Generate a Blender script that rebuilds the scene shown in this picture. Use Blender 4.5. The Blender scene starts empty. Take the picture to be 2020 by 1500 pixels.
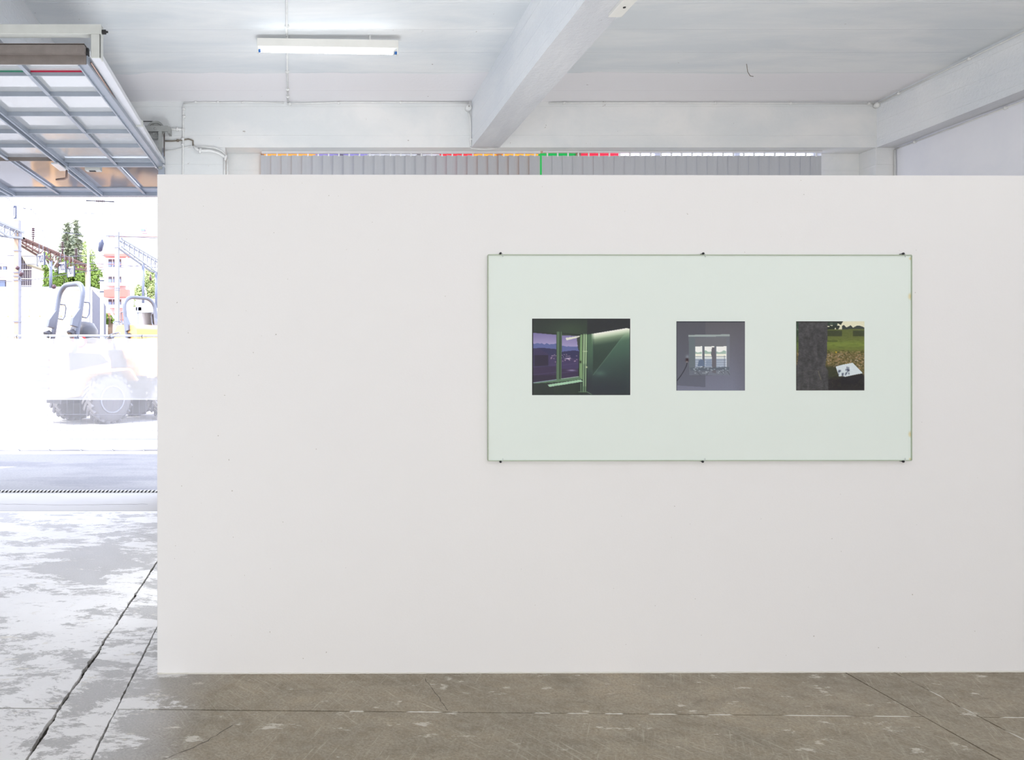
import bpy, bmesh, math, random
import numpy as np
from mathutils import Vector, Matrix

R = random.Random(7)
SC = bpy.context.scene
COL = SC.collection

# ------------------------------------------------------------------ camera
F = 1450.0            # focal length in pixels of the 2020 px wide frame
PX, PY = 600.0, 710.0  # principal point (shifted lens)
EYE = 1.572
cam_d = bpy.data.cameras.new('camera')
cam = bpy.data.objects.new('camera', cam_d)
COL.objects.link(cam)
cam.location = (0, 0, EYE)
cam.rotation_euler = (math.pi / 2, 0, 0)
cam_d.sensor_fit = 'HORIZONTAL'
cam_d.sensor_width = 36.0
cam_d.lens = F / 2020.0 * 36.0
cam_d.shift_x = (1010 - PX) / 2020.0
cam_d.shift_y = (PY - 750) / 2020.0
cam_d.clip_end = 2000
SC.camera = cam

# ------------------------------------------------------------------ world, sun, fill lights, exposure
w = bpy.data.worlds.new('World'); SC.world = w; w.use_nodes = True
nt = w.node_tree; nt.nodes.clear()
tc = nt.nodes.new('ShaderNodeTexCoord'); sp = nt.nodes.new('ShaderNodeSeparateXYZ')
rp = nt.nodes.new('ShaderNodeValToRGB'); bg = nt.nodes.new('ShaderNodeBackground'); ow = nt.nodes.new('ShaderNodeOutputWorld')
rp.color_ramp.elements[0].position = 0.0; rp.color_ramp.elements[0].color = (0.91, 0.925, 1.0, 1)
rp.color_ramp.elements[1].position = 0.75; rp.color_ramp.elements[1].color = (0.68, 0.76, 1.0, 1)
bg.inputs['Strength'].default_value = 5.4
nt.links.new(tc.outputs['Generated'], sp.inputs[0]); nt.links.new(sp.outputs['Z'], rp.inputs[0])
nt.links.new(rp.outputs[0], bg.inputs[0]); nt.links.new(bg.outputs[0], ow.inputs[0])

sun_d = bpy.data.lights.new('sun', 'SUN'); sun = bpy.data.objects.new('sun', sun_d); COL.objects.link(sun)
sun_d.energy = 7.5; sun_d.angle = 0.009; sun_d.color = (1.0, 0.95, 0.88)
sun.rotation_euler = Vector((-0.42, -0.38, 0.78)).to_track_quat('Z', 'Y').to_euler()

def area(name, loc, target, sx, sy, watts, color):
    d = bpy.data.lights.new(name, 'AREA'); d.shape = 'RECTANGLE'; d.size = sx; d.size_y = sy
    d.energy = watts; d.color = color
    o = bpy.data.objects.new(name, d); COL.objects.link(o); o.location = loc
    z = (Vector(loc) - Vector(target)).normalized(); x = (Vector((1, 0, 0)) - z * z.x).normalized(); y = z.cross(x)
    o.rotation_euler = Matrix((x, y, z)).transposed().to_euler()
    return o
# added fills out of view on the camera side, not built as fixtures
area('rear_fill', (-0.9, -6.9, 1.5), (-0.6, 3.0, 1.2), 8.4, 2.6, 465, (1.0, 0.99, 0.98))  # broad added fill from behind, mainly for the partition
area('floor_fill', (3.7, 0.6, 4.3), (3.7, 0.9, 0.0), 2.6, 0.8, 22, (1.0, 0.985, 0.96))  # added to brighten the partition's right side and the floor
area('bounce_fill', (4.3, -1.8, 1.8), (4.3, -1.75, 4.7), 1.6, 1.6, 60, (1.0, 0.985, 0.965))  # added upward fill, bounced off the ceiling to brighten the right
# two added fills hidden behind the partition, lifting the dark ceiling and back beam
area('bay_fill_1', (0.05, 5.2, 0.4), (-2.1, 5.7, 4.0), 1.4, 1.8, 112, (0.94, 0.97, 1.0))
area('bay_fill_2', (3.4, 5.5, 0.4), (6.0, 5.9, 4.0), 3.0, 2.2, 66, (1.0, 0.975, 0.94))

vs = SC.view_settings
vs.view_transform = 'Standard'; vs.look = 'None'; vs.gamma = 1.0; vs.use_curve_mapping = False
vs.exposure = 0.0
try:
    SC.display_settings.display_device = 'sRGB'
    SC.cycles.max_bounces = 10; SC.cycles.diffuse_bounces = 6; SC.cycles.transparent_max_bounces = 24
    SC.cycles.caustics_reflective = False; SC.cycles.caustics_refractive = False
    SC.cycles.sample_clamp_indirect = 6.0
except Exception:
    pass

def W(px, py, s):
    """a point from a pixel of the photograph and its scale (pixels per metre)"""
    return Vector(((px - PX) / s, F / s, EYE + (PY - py) / s))

# ------------------------------------------------------------------ materials
def lin(c):
    return tuple((x / 12.92 if x <= 0.04045 else ((x + 0.055) / 1.055) ** 2.4) for x in c)
def rgb(r, g, b):
    return lin((r / 255, g / 255, b / 255))

class NT:
    def __init__(self, m):
        self.t = m.node_tree
    def n(self, kind, **kw):
        x = self.t.nodes.new(kind)
        for k, v in kw.items():
            if k in x.inputs.keys():
                x.inputs[k].default_value = v
            else:
                setattr(x, k, v)
        return x
    def l(self, a, b):
        self.t.links.new(a, b)

def base_mat(name, color=(0.8, 0.8, 0.8), rough=0.6, metal=0.0, spec=0.5):
    m = bpy.data.materials.new(name); m.use_nodes = True
    b = m.node_tree.nodes['Principled BSDF']
    b.inputs['Base Color'].default_value = (*color, 1)
    b.inputs['Roughness'].default_value = rough
    b.inputs['Metallic'].default_value = metal
    b.inputs['Specular IOR Level'].default_value = spec
    return m, b, NT(m)

def mix(t, fac, a, b):
    x = t.n('ShaderNodeMix', data_type='RGBA')
    for i, v in ((0, fac), (6, a), (7, b)):
        if hasattr(v, 'is_linked') or hasattr(v, 'links'):
            t.l(v, x.inputs[i])
        else:
            x.inputs[i].default_value = v if i == 0 else (*v, 1)
    return x.outputs[2]

def ramp(t, src, stops):
    r = t.n('ShaderNodeValToRGB')
    e = r.color_ramp.elements
    while len(e) < len(stops):
        e.new(0.5)
    for i, (p, c) in enumerate(stops):
        e[i].position = p; e[i].color = (c, c, c, 1) if not isinstance(c, tuple) else (*c, 1)
    t.l(src, r.inputs[0])
    return r.outputs[0]

def noise(t, vec, scale, detail=4, rough=0.55, dist=0.0):
    x = t.n('ShaderNodeTexNoise'); x.inputs['Scale'].default_value = scale
    x.inputs['Detail'].default_value = detail; x.inputs['Roughness'].default_value = rough
    x.inputs['Distortion'].default_value = dist
    t.l(vec, x.inputs['Vector'])
    return x.outputs['Fac']

def mapped(t, scale=(1, 1, 1), loc=(0, 0, 0), rot=(0, 0, 0), kind='POINT'):
    c = t.n('ShaderNodeNewGeometry')
    m = t.n('ShaderNodeMapping', vector_type=kind)
    m.inputs['Scale'].default_value = scale; m.inputs['Location'].default_value = loc; m.inputs['Rotation'].default_value = rot
    t.l(c.outputs['Position'], m.inputs['Vector'])
    return m.outputs[0]

def bump(t, b, h, strength=0.3, dist=0.01, prev=None):
    x = t.n('ShaderNodeBump'); x.inputs['Strength'].default_value = strength; x.inputs['Distance'].default_value = dist
    t.l(h, x.inputs['Height'])
    if prev is not None:
        t.l(prev, x.inputs['Normal'])
    t.l(x.outputs[0], b.inputs['Normal'])
    return x.outputs[0]

def plain(name, color, rough=0.6, metal=0.0, spec=0.5, var=0.08, scale=6.0, bmp=0.0):
    """one colour with a little cloudy wear"""
    m, b, t = base_mat(name, color, rough, metal, spec)
    v = mapped(t)
    n1 = noise(t, v, scale, 5)
    lo = tuple(max(0, c * (1 - var)) for c in color); hi = tuple(min(1, c * (1 + var)) for c in color)
    t.l(mix(t, n1, lo, hi), b.inputs['Base Color'])
    if bmp:
        bump(t, b, noise(t, v, scale * 6, 4), bmp, 0.004)
    return m

def painted_concrete(name, c1, c2, stretch=(0.4, 2.2, 1), specks=0.62, boards=None, band=None, bmp=0.25, dirt=rgb(120, 100, 84)):
    m, b, t = base_mat(name, c1, 0.75, 0, 0.25)
    v = mapped(t, stretch)
    f1 = ramp(t, noise(t, v, 1.7, 6, 0.6, 0.4), [(0.36, 0.0), (0.62, 1.0)])
    colr = mix(t, f1, c1, c2)
    vv = mapped(t)
    if band:
        y0, cb = band
        g = t.n('ShaderNodeNewGeometry'); s = t.n('ShaderNodeSeparateXYZ'); t.l(g.outputs['Position'], s.inputs[0])
        nz = noise(t, mapped(t, (1.2, 0.4, 1)), 1.6, 4)
        a1 = t.n('ShaderNodeMath', operation='MULTIPLY_ADD'); t.l(nz, a1.inputs[0]); a1.inputs[1].default_value = 0.22; t.l(s.outputs['Y'], a1.inputs[2])
        a2 = t.n('ShaderNodeMath', operation='GREATER_THAN'); t.l(a1.outputs[0], a2.inputs[0]); a2.inputs[1].default_value = y0 + 0.11
        colr = mix(t, a2.outputs[0], colr, cb)
    # small pits and rust flecks
    fl = ramp(t, noise(t, vv, 9, 3, 0.5), [(0.70, 0.0), (0.76, 1.0)])
    f2 = ramp(t, noise(t, vv, 46, 2, 0.5), [(specks, 0.0), (specks + 0.05, 1.0)])
    mm = t.n('ShaderNodeMath', operation='MULTIPLY'); t.l(fl, mm.inputs[0]); t.l(f2, mm.inputs[1])
    colr = mix(t, mm.outputs[0], colr, dirt)
    t.l(colr, b.inputs['Base Color'])
    nb = bump(t, b, noise(t, vv, 30, 5, 0.6), bmp, 0.014 if bmp > 0.4 else 0.006)
    if boards:
        g = t.n('ShaderNodeNewGeometry'); s = t.n('ShaderNodeSeparateXYZ'); t.l(g.outputs['Position'], s.inputs[0])
        d = t.n('ShaderNodeMath', operation='MULTIPLY'); t.l(s.outputs[boards[0]], d.inputs[0]); d.inputs[1].default_value = 1.0 / boards[1]
        fr = t.n('ShaderNodeMath', operation='FRACT'); t.l(d.outputs[0], fr.inputs[0])
        rr = ramp(t, fr.outputs[0], [(0.0, 0.0), (0.47, 0.0), (0.5, 1.0), (0.53, 0.2), (1.0, 0.2)])
        bump(t, b, rr, 0.35, 0.008, nb)
    return m

M = {}
M['ceiling'] = painted_concrete('ceiling paint', rgb(228, 230, 231), rgb(212, 217, 221), (0.35, 1.6, 1), 0.6, ('Y', 0.46), (7.62, rgb(229, 228, 231)))
M['beam'] = painted_concrete('beam paint', rgb(234, 236, 238), rgb(222, 226, 231), (2.0, 0.4, 1), 0.63, ('Z', 0.19), None, 0.5)
M['backwall'] = painted_concrete('back wall paint', rgb(226, 226, 225), rgb(214, 217, 218), (0.7, 1, 0.9), 0.56, ('Z', 0.33), None, 0.3)
M['beam_soffit'] = painted_concrete('rough grey beam soffit', rgb(214, 215, 218), rgb(200, 202, 207), (2.0, 0.4, 1), 0.63, None, None, 0.7)  # greyer and rougher than the beam sides, used on undersides only
M['rightwall'] = painted_concrete('right wall paint', rgb(236, 237, 243), rgb(230, 232, 240), (1, 1, 1), 0.75, None, None, 0.08)
M['shellwall'] = painted_concrete('other walls paint', rgb(232, 232, 232), rgb(226, 226, 226), (1, 1, 1), 0.75, None, None, 0.08)

def partition_mat():
    m, b, t = base_mat('partition paint', rgb(236, 235, 236), 0.7, 0, 0.25)
    vv = mapped(t)
    c = mix(t, noise(t, mapped(t, (0.5, 1, 0.5)), 0.9, 3), rgb(238, 237, 237), rgb(233, 232, 234))
    f = ramp(t, noise(t, vv, 60, 1), [(0.80, 0.0), (0.83, 1.0)])
    t.l(mix(t, f, c, rgb(190, 186, 180)), b.inputs['Base Color'])
    bump(t, b, noise(t, vv, 110, 4, 0.6), 0.10, 0.003)
    return m
M['partition'] = partition_mat()

def floor_mat():
    m, b, t = base_mat('worn concrete', rgb(140, 130, 116), 0.5, 0, 0.3)
    v = mapped(t)
    big = ramp(t, noise(t, v, 0.9, 6, 0.65, 0.3), [(0.35, 0.0), (0.65, 1.0)])
    c = mix(t, big, rgb(146, 136, 119), rgb(186, 172, 149))
    med = ramp(t, noise(t, mapped(t, (1, 1.5, 1), (3, 1, 0)), 3.0, 8, 0.7, 0.5), [(0.42, 0.0), (0.66, 0.8)])
    c = mix(t, med, c, rgb(134, 125, 109))
    fine = ramp(t, noise(t, mapped(t, (1, 1, 1), (5, 2, 0)), 14, 8, 0.75, 0.2), [(0.40, 0.0), (0.68, 0.7)])
    c = mix(t, fine, c, rgb(184, 176, 160))
    grit = noise(t, v, 90, 5, 0.75)
    c = mix(t, ramp(t, grit, [(0.38, 0.0), (0.72, 0.7)]), c, rgb(104, 95, 82))
    g = t.n('ShaderNodeNewGeometry'); s = t.n('ShaderNodeSeparateXYZ'); t.l(g.outputs['Position'], s.inputs[0])
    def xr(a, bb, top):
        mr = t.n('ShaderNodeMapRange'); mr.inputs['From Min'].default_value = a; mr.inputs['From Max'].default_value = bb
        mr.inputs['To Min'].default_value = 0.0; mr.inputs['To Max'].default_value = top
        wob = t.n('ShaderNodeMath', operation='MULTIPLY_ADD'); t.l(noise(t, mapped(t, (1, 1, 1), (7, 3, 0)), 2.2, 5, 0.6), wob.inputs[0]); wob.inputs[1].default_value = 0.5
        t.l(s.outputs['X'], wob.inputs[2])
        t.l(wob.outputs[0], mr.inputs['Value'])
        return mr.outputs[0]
    # drag scratches in two directions
    sc = None
    for rot, loc in ((0.75, 0), (0.5, 4), (-0.45, 9)):
        f = ramp(t, noise(t, mapped(t, (1 / 60.0, 1 / 2.2, 1), (loc, 0, 0), (0, 0, rot), 'TEXTURE'), 1.4, 5, 0.7, 0.1), [(0.57, 0.0), (0.70, 1.0)])
        k = ramp(t, noise(t, mapped(t, (1, 1, 1), (loc * 2 + 1, 3, 0)), 1.3, 3), [(0.40, 0.0), (0.58, 1.0)])
        mu = t.n('ShaderNodeMath', operation='MULTIPLY'); t.l(f, mu.inputs[0]); t.l(k, mu.inputs[1])
        if sc is None: sc = mu.outputs[0]
        else:
            x = t.n('ShaderNodeMath', operation='MAXIMUM'); t.l(sc, x.inputs[0]); t.l(mu.outputs[0], x.inputs[1]); sc = x.outputs[0]
    c = mix(t, ramp(t, sc, [(0.0, 0.0), (1.0, 0.75)]), c, rgb(200, 192, 176))
    # gate daylight painted in as a paler side, with real laitance flakes on it
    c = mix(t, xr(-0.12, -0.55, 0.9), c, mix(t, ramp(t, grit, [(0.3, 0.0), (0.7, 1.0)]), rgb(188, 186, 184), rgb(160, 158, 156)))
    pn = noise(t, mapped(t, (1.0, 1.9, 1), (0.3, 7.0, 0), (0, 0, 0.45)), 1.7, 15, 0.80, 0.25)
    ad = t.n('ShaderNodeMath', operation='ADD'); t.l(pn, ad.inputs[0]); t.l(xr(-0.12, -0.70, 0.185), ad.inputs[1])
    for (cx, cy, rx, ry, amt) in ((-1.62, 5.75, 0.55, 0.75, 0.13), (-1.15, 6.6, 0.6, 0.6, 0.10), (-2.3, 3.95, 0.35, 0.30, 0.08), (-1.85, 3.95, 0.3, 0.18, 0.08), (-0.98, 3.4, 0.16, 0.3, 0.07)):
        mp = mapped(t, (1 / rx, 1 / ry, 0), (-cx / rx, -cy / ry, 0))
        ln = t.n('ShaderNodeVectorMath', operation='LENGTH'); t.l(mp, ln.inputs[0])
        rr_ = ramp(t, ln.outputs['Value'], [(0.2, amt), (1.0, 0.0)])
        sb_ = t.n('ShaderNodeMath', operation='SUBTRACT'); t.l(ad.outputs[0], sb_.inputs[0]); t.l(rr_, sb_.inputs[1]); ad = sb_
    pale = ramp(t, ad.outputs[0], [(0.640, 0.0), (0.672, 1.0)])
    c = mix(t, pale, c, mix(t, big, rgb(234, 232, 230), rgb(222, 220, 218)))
    # lost flecks in the laitance, paler where daylight is painted in
    fl_ = ramp(t, noise(t, mapped(t, (1, 2.4, 1), (2, 8, 0), (0, 0, 0.4)), 11, 8, 0.75), [(0.60, 0.0), (0.66, 0.75)])
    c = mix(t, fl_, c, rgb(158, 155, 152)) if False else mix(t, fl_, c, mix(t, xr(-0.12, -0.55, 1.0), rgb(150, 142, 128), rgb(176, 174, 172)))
    # white splashes, dark stains
    sp = ramp(t, noise(t, mapped(t, (1, 2.0, 1)), 5.0, 9, 0.72), [(0.600, 0.0), (0.640, 0.8)])
    c = mix(t, sp, c, rgb(214, 209, 198))
    dk = ramp(t, noise(t, mapped(t, (1, 2.5, 1), (9, 2, 0)), 5, 5, 0.65), [(0.66, 0.0), (0.74, 0.5)])
    c = mix(t, dk, c, rgb(92, 82, 68))
    t.l(c, b.inputs['Base Color'])
    t.l(ramp(t, pn, [(0.3, 0.46), (0.7, 0.62)]), b.inputs['Roughness'])
    nb = bump(t, b, sc, 0.10, 0.003)
    nb = bump(t, b, grit, 0.30, 0.002, nb)
    bump(t, b, pale, 0.35, 0.003, nb)
    return m
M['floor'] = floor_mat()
M['joint'] = plain('joint dirt', rgb(52, 47, 41), 0.95, var=0.4, scale=40, bmp=0.6)
M['filler'] = plain('white joint filler', rgb(214, 211, 203), 0.8)
M['crack'] = plain('hairline crack dirt', rgb(84, 78, 70), 0.95)
M['apron'] = plain('apron concrete', rgb(176, 172, 166), 0.7, var=0.08, scale=3, bmp=0.3)

def asphalt_mat():
    m, b, t = base_mat('yard asphalt', rgb(180, 180, 180), 0.9, 0, 0.2)
    v = mapped(t)
    c = mix(t, noise(t, v, 0.6, 6, 0.6), rgb(134, 132, 130), rgb(160, 157, 152))
    mid = ramp(t, noise(t, mapped(t, (0.5, 1.3, 1), (2, 3, 0)), 0.9, 7, 0.65), [(0.5, 0.0), (0.6, 0.55)])
    c = mix(t, mid, c, rgb(118, 117, 120))
    c = mix(t, ramp(t, noise(t, v, 30, 5, 0.7), [(0.35, 0.0), (0.7, 0.4)]), c, rgb(100, 100, 104))
    t.l(c, b.inputs['Base Color'])
    bump(t, b, noise(t, v, 22, 6, 0.7), 0.5, 0.02)
    return m
M['asphalt'] = asphalt_mat()

def hazard_mat():
    m, b, t = base_mat('black and white warning stripes', (0.8, 0.8, 0.8), 0.6)
    g = t.n('ShaderNodeNewGeometry'); s = t.n('ShaderNodeSeparateXYZ'); t.l(g.outputs['Position'], s.inputs[0])
    a = t.n('ShaderNodeMath', operation='MULTIPLY_ADD'); t.l(s.outputs['Z'], a.inputs[0]); a.inputs[1].default_value = -0.9; t.l(s.outputs['X'], a.inputs[2])
    d = t.n('ShaderNodeMath', operation='DIVIDE'); t.l(a.outputs[0], d.inputs[0]); d.inputs[1].default_value = 0.0457
    f = t.n('ShaderNodeMath', operation='FRACT'); t.l(d.outputs[0], f.inputs[0])
    st = t.n('ShaderNodeMath', operation='GREATER_THAN'); t.l(f.outputs[0], st.inputs[0]); st.inputs[1].default_value = 0.52
    t.l(mix(t, st.outputs[0], rgb(240, 240, 240), rgb(20, 20, 22)), b.inputs['Base Color'])
    return m
M['hazard'] = hazard_mat()

M['door_steel'] = plain('blue grey door steel', rgb(158, 166, 178), 0.38, 0.25, 0.5, 0.10, 9, 0.1)
M['door_steel_dark'] = plain('worn brown grey steel', rgb(128, 120, 116), 0.55, 0.1, 0.5, 0.22, 14, 0.3)
M['zinc'] = plain('zinc rail', rgb(214, 216, 220), 0.32, 0.35, 0.5, 0.06, 8)
M['greypaint'] = plain('light grey painted steel', rgb(196, 198, 194), 0.5, 0.0, 0.5, 0.1, 10)
M['pulleypaint'] = plain('grey painted iron', rgb(158, 160, 158), 0.55, 0.1, 0.5, 0.1, 14)
M['black'] = plain('black rubber', rgb(34, 34, 36), 0.7)
M['redseal'] = plain('crimson sealing strip', rgb(196, 36, 74), 0.6)
M['greenseal'] = plain('green sealing strip', rgb(70, 150, 124), 0.6)
M['handle'] = plain('brown steel handle', rgb(150, 128, 120), 0.4, 0.5)
M['conduit'] = plain('overpainted conduit', rgb(222, 223, 222), 0.6, 0, 0.4, 0.14, 20)
M['conduit_dark'] = plain('brown cable', rgb(120, 112, 100), 0.7)  # dull brown for cables, wire ends and a screw
M['batten'] = plain('white lamp housing', rgb(222, 221, 216), 0.5)
M['bluecap'] = plain('blue tube cap', rgb(40, 104, 176), 0.5)
M['metalcap'] = plain('tube end metal', rgb(200, 200, 205), 0.3, 0.8)
M['rail_white'] = plain('white aluminium rail', rgb(226, 228, 230), 0.4)

def emis(name, color, strength):
    m = bpy.data.materials.new(name); m.use_nodes = True; t = m.node_tree; t.nodes.clear()
    e = t.nodes.new('ShaderNodeEmission'); e.inputs[0].default_value = (*color, 1); e.inputs[1].default_value = strength
    o = t.nodes.new('ShaderNodeOutputMaterial'); t.links.new(e.outputs[0], o.inputs[0])
    return m
M['tube'] = emis('lit fluorescent tube', (0.95, 0.98, 1.0), 16.0)

def glass_mat(name, tint, gloss_rough=0.05, diffuse=0.0, diff_col=(0.9, 0.9, 0.9), pattern=0.0, ior=1.5):
    """thin pane: tinted see-through, mirror reflection, some milky scatter"""
    m = bpy.data.materials.new(name); m.use_nodes = True; T = NT(m); T.t.nodes.clear()
    o = T.n('ShaderNodeOutputMaterial')
    tr = T.n('ShaderNodeBsdfTransparent'); tr.inputs[0].default_value = (*tint, 1)
    gl = T.n('ShaderNodeBsdfGlossy'); gl.inputs['Roughness'].default_value = gloss_rough
    fr = T.n('ShaderNodeFresnel'); fr.inputs['IOR'].default_value = ior
    ge = T.n('ShaderNodeNewGeometry'); inv = T.n('ShaderNodeMath', operation='SUBTRACT'); inv.inputs[0].default_value = 1.0; T.l(ge.outputs['Backfacing'], inv.inputs[1])
    fm = T.n('ShaderNodeMath', operation='MULTIPLY'); T.l(fr.outputs[0], fm.inputs[0]); T.l(inv.outputs[0], fm.inputs[1])
    body = tr.outputs[0]
    if diffuse > 0:
        tl = T.n('ShaderNodeBsdfTranslucent'); tl.inputs[0].default_value = (*diff_col, 1)
        df = T.n('ShaderNodeBsdfDiffuse'); df.inputs[0].default_value = (*diff_col, 1)
        md = T.n('ShaderNodeMixShader'); md.inputs[0].default_value = 0.5; T.l(tl.outputs[0], md.inputs[1]); T.l(df.outputs[0], md.inputs[2])
        mb = T.n('ShaderNodeMixShader'); mb.inputs[0].default_value = diffuse; T.l(body, mb.inputs[1]); T.l(md.outputs[0], mb.inputs[2])
        body = mb.outputs[0]
    ms = T.n('ShaderNodeMixShader'); T.l(fm.outputs[0], ms.inputs[0]); T.l(body, ms.inputs[1]); T.l(gl.outputs[0], ms.inputs[2])
    if pattern:
        bp = T.n('ShaderNodeBump'); bp.inputs['Strength'].default_value = pattern; bp.inputs['Distance'].default_value = 0.004
        T.l(noise(T, mapped(T), 34, 2), bp.inputs['Height'])
        T.l(bp.outputs[0], gl.inputs['Normal']); T.l(bp.outputs[0], fr.inputs['Normal'])
    T.l(ms.outputs[0], o.inputs[0])
    return m
M['door_glass'] = glass_mat('wired gate glass', (0.9, 0.93, 0.95), 0.05, 0.62, (0.95, 0.95, 0.96), 0.0, 3.2)
M['door_glass_pattern'] = glass_mat('hammered gate glass', (0.9, 0.93, 0.95), 0.09, 0.55, (0.95, 0.95, 0.96), 0.5, 3.8)
M['door_glass_clear'] = glass_mat('grimy gate glass', (0.19, 0.19, 0.20), 0.07, 0.24, (0.92, 0.91, 0.92), 0.0, 2.4)
M['panel_glass'] = glass_mat('pale green plate glass', (0.997, 1.0, 0.998), 0.01, 0.0, ior=1.3)

# ------------------------------------------------------------------ mesh builder
class MB:
    def __init__(self):
        self.v = []; self.f = []
    def add(self, vs, fs):
        o = len(self.v); self.v += [tuple(x) for x in vs]; self.f += [tuple(i + o for i in f) for f in fs]; return self
    def box(self, x0, x1, y0, y1, z0, z1, mat=None):
        vs = [(x, y, z) for x in (x0, x1) for y in (y0, y1) for z in (z0, z1)]
        if mat is not None:
            vs = [mat @ Vector(p) for p in vs]
        return self.add(vs, [(0, 1, 3, 2), (4, 6, 7, 5), (0, 4, 5, 1), (2, 3, 7, 6), (0, 2, 6, 4), (1, 5, 7, 3)])
    def bar(self, p0, p1, wx, wz, up=(0, 0, 1)):
        """a straight box section from p0 to p1"""
        p0 = Vector(p0); p1 = Vector(p1); d = (p1 - p0).normalized(); u = Vector(up)
        if abs(d.dot(u)) > 0.98:
            u = Vector((0, 1, 0))
        s = d.cross(u).normalized() * wx / 2; u2 = s.cross(d).normalized() * wz / 2
        vs = [p + a * s + b * u2 for p in (p0, p1) for a, b in ((-1, -1), (1, -1), (1, 1), (-1, 1))]
        return self.add(vs, [(0, 3, 2, 1), (4, 5, 6, 7), (0, 1, 5, 4), (1, 2, 6, 5), (2, 3, 7, 6), (3, 0, 4, 7)])
    def tube(self, pts, r, n=10, closed=False):
        pts = [Vector(p) for p in pts]; k = len(pts)
        rs = r if isinstance(r, (list, tuple)) else [r] * k
        rings = []; prev = None
        for i, p in enumerate(pts):
            if closed:
                d = (pts[(i + 1) % k] - pts[i - 1]).normalized()
            else:
                d = (pts[min(i + 1, k - 1)] - pts[max(i - 1, 0)]).normalized()
            if prev is None:
                a = Vector((0, 0, 1)) if abs(d.z) < 0.9 else Vector((1, 0, 0))
                u = d.cross(a).normalized()
            else:
                u = (prev - d * prev.dot(d)).normalized()
            prev = u; v = d.cross(u)
            rings.append([p + (u * math.cos(t) + v * math.sin(t)) * rs[i] for t in (2 * math.pi * j / n for j in range(n))])
        vs = [q for rg in rings for q in rg]; fs = []
        for i in range(k if closed else k - 1):
            a = i * n; b = ((i + 1) % k) * n
            for j in range(n):
                fs.append((a + j, a + (j + 1) % n, b + (j + 1) % n, b + j))
        if not closed:
            fs.append(tuple(range(n - 1, -1, -1))); fs.append(tuple((k - 1) * n + j for j in range(n)))
        return self.add(vs, fs)
    def lathe(self, prof, c=(0, 0, 0), axis=(0, 0, 1), n=24):
        """profile of (radius, height) turned round an axis"""
        q = Vector((0, 0, 1)).rotation_difference(Vector(axis)); c = Vector(c)
        vs = []; fs = []
        for (r, h) in prof:
            for j in range(n):
                t = 2 * math.pi * j / n
                vs.append(c + q @ Vector((r * math.cos(t), r * math.sin(t), h)))
        for i in range(len(prof) - 1):
            for j in range(n):
                fs.append((i * n + j, i * n + (j + 1) % n, (i + 1) * n + (j + 1) % n, (i + 1) * n + j))
        if prof[0][0] > 1e-6:
            fs.append(tuple(range(n - 1, -1, -1)))
        if prof[-1][0] > 1e-6:
            fs.append(tuple((len(prof) - 1) * n + j for j in range(n)))
        return self.add(vs, fs)
    def prism(self, poly, d):
        """flat polygon pushed along vector d"""
        d = Vector(d); n = len(poly); a = [Vector(p) for p in poly]
        return self.add(a + [p + d for p in a], [tuple(range(n - 1, -1, -1)), tuple(range(n, 2 * n))] + [(i, (i + 1) % n, n + (i + 1) % n, n + i) for i in range(n)])
    def build(self, name, mat, parent=None, smooth=False, local=False, bevel=0.0):
        me = bpy.data.meshes.new(name)
        o = Vector((0, 0, 0))
        if parent is not None and not local:
            o = origin(parent)
        me.from_pydata([(x - o.x, y - o.y, z - o.z) for x, y, z in self.v], [], self.f)
        bm = bmesh.new(); bm.from_mesh(me)
        bmesh.ops.recalc_face_normals(bm, faces=bm.faces)
        bm.to_mesh(me); bm.free()
        if smooth:
            for p in me.polygons:
                p.use_smooth = True
        me.materials.append(mat)
        ob = bpy.data.objects.new(name, me); COL.objects.link(ob)
        if smooth == 'auto':
            try:
                me.set_sharp_from_angle(angle=math.radians(35))
            except Exception:
                pass
        if parent is not None:
            ob.parent = parent
        if bevel:
            md = ob.modifiers.new('bevel', 'BEVEL'); md.width = bevel; md.segments = 2; md.limit_method = 'ANGLE'
        return ob

def origin(o):
    p = Vector((0, 0, 0))
    while o is not None:
        p += o.location; o = o.parent
    return p

def tag(o, label=None, cat=None, group=None, kind=None):
    if label: o['label'] = label
    if cat: o['category'] = cat
    if group: o['group'] = group
    if kind: o['kind'] = kind
    return o
def thing(name, loc, label, cat, group=None, rz=0.0):
    o = bpy.data.objects.new(name, None); COL.objects.link(o); o.empty_display_size = 0.1
    o.location = loc; o.rotation_euler = (0, 0, rz)
    return tag(o, label, cat, group)
def struct(o, label=None):
    o['kind'] = 'structure'
    if label: o['label'] = label
    return o
def stuff(o):
    o['kind'] = 'stuff'; return o

# ------------------------------------------------------------------ room shell
YB = 8.382                    # face of the back beam
YW = F / 168.0                # recessed wall plane holding the window (8.63)
YO = 8.76                     # outer face of the back wall
XL, XR = -6.2, 6.74           # side walls
YF = -7.2                     # wall behind the camera
ZS = 3.994                    # underside of the back beam
def ceil_z(y):
    return 4.517 + 0.034 * (YB - y)

# floor: dark bed with the cast slabs on it
fl = struct(MB().box(XL, XR, YF, YO - 0.06, -0.2, -0.022).build('floor', M['joint']), 'worn brown grey concrete floor of large cast slabs')
def jx(x0, y):                # long joints run 1.1 degrees off the camera axis
    return x0 - 0.0186 * (y - 3.3)
def jy(x):                    # cross joint
    return 3.2885 - 0.0195 * x
Y_T = 7.623                   # seam before the gate apron
J1, J2, J3, J4 = -1.101, -0.845, 2.727, 2.972

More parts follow.
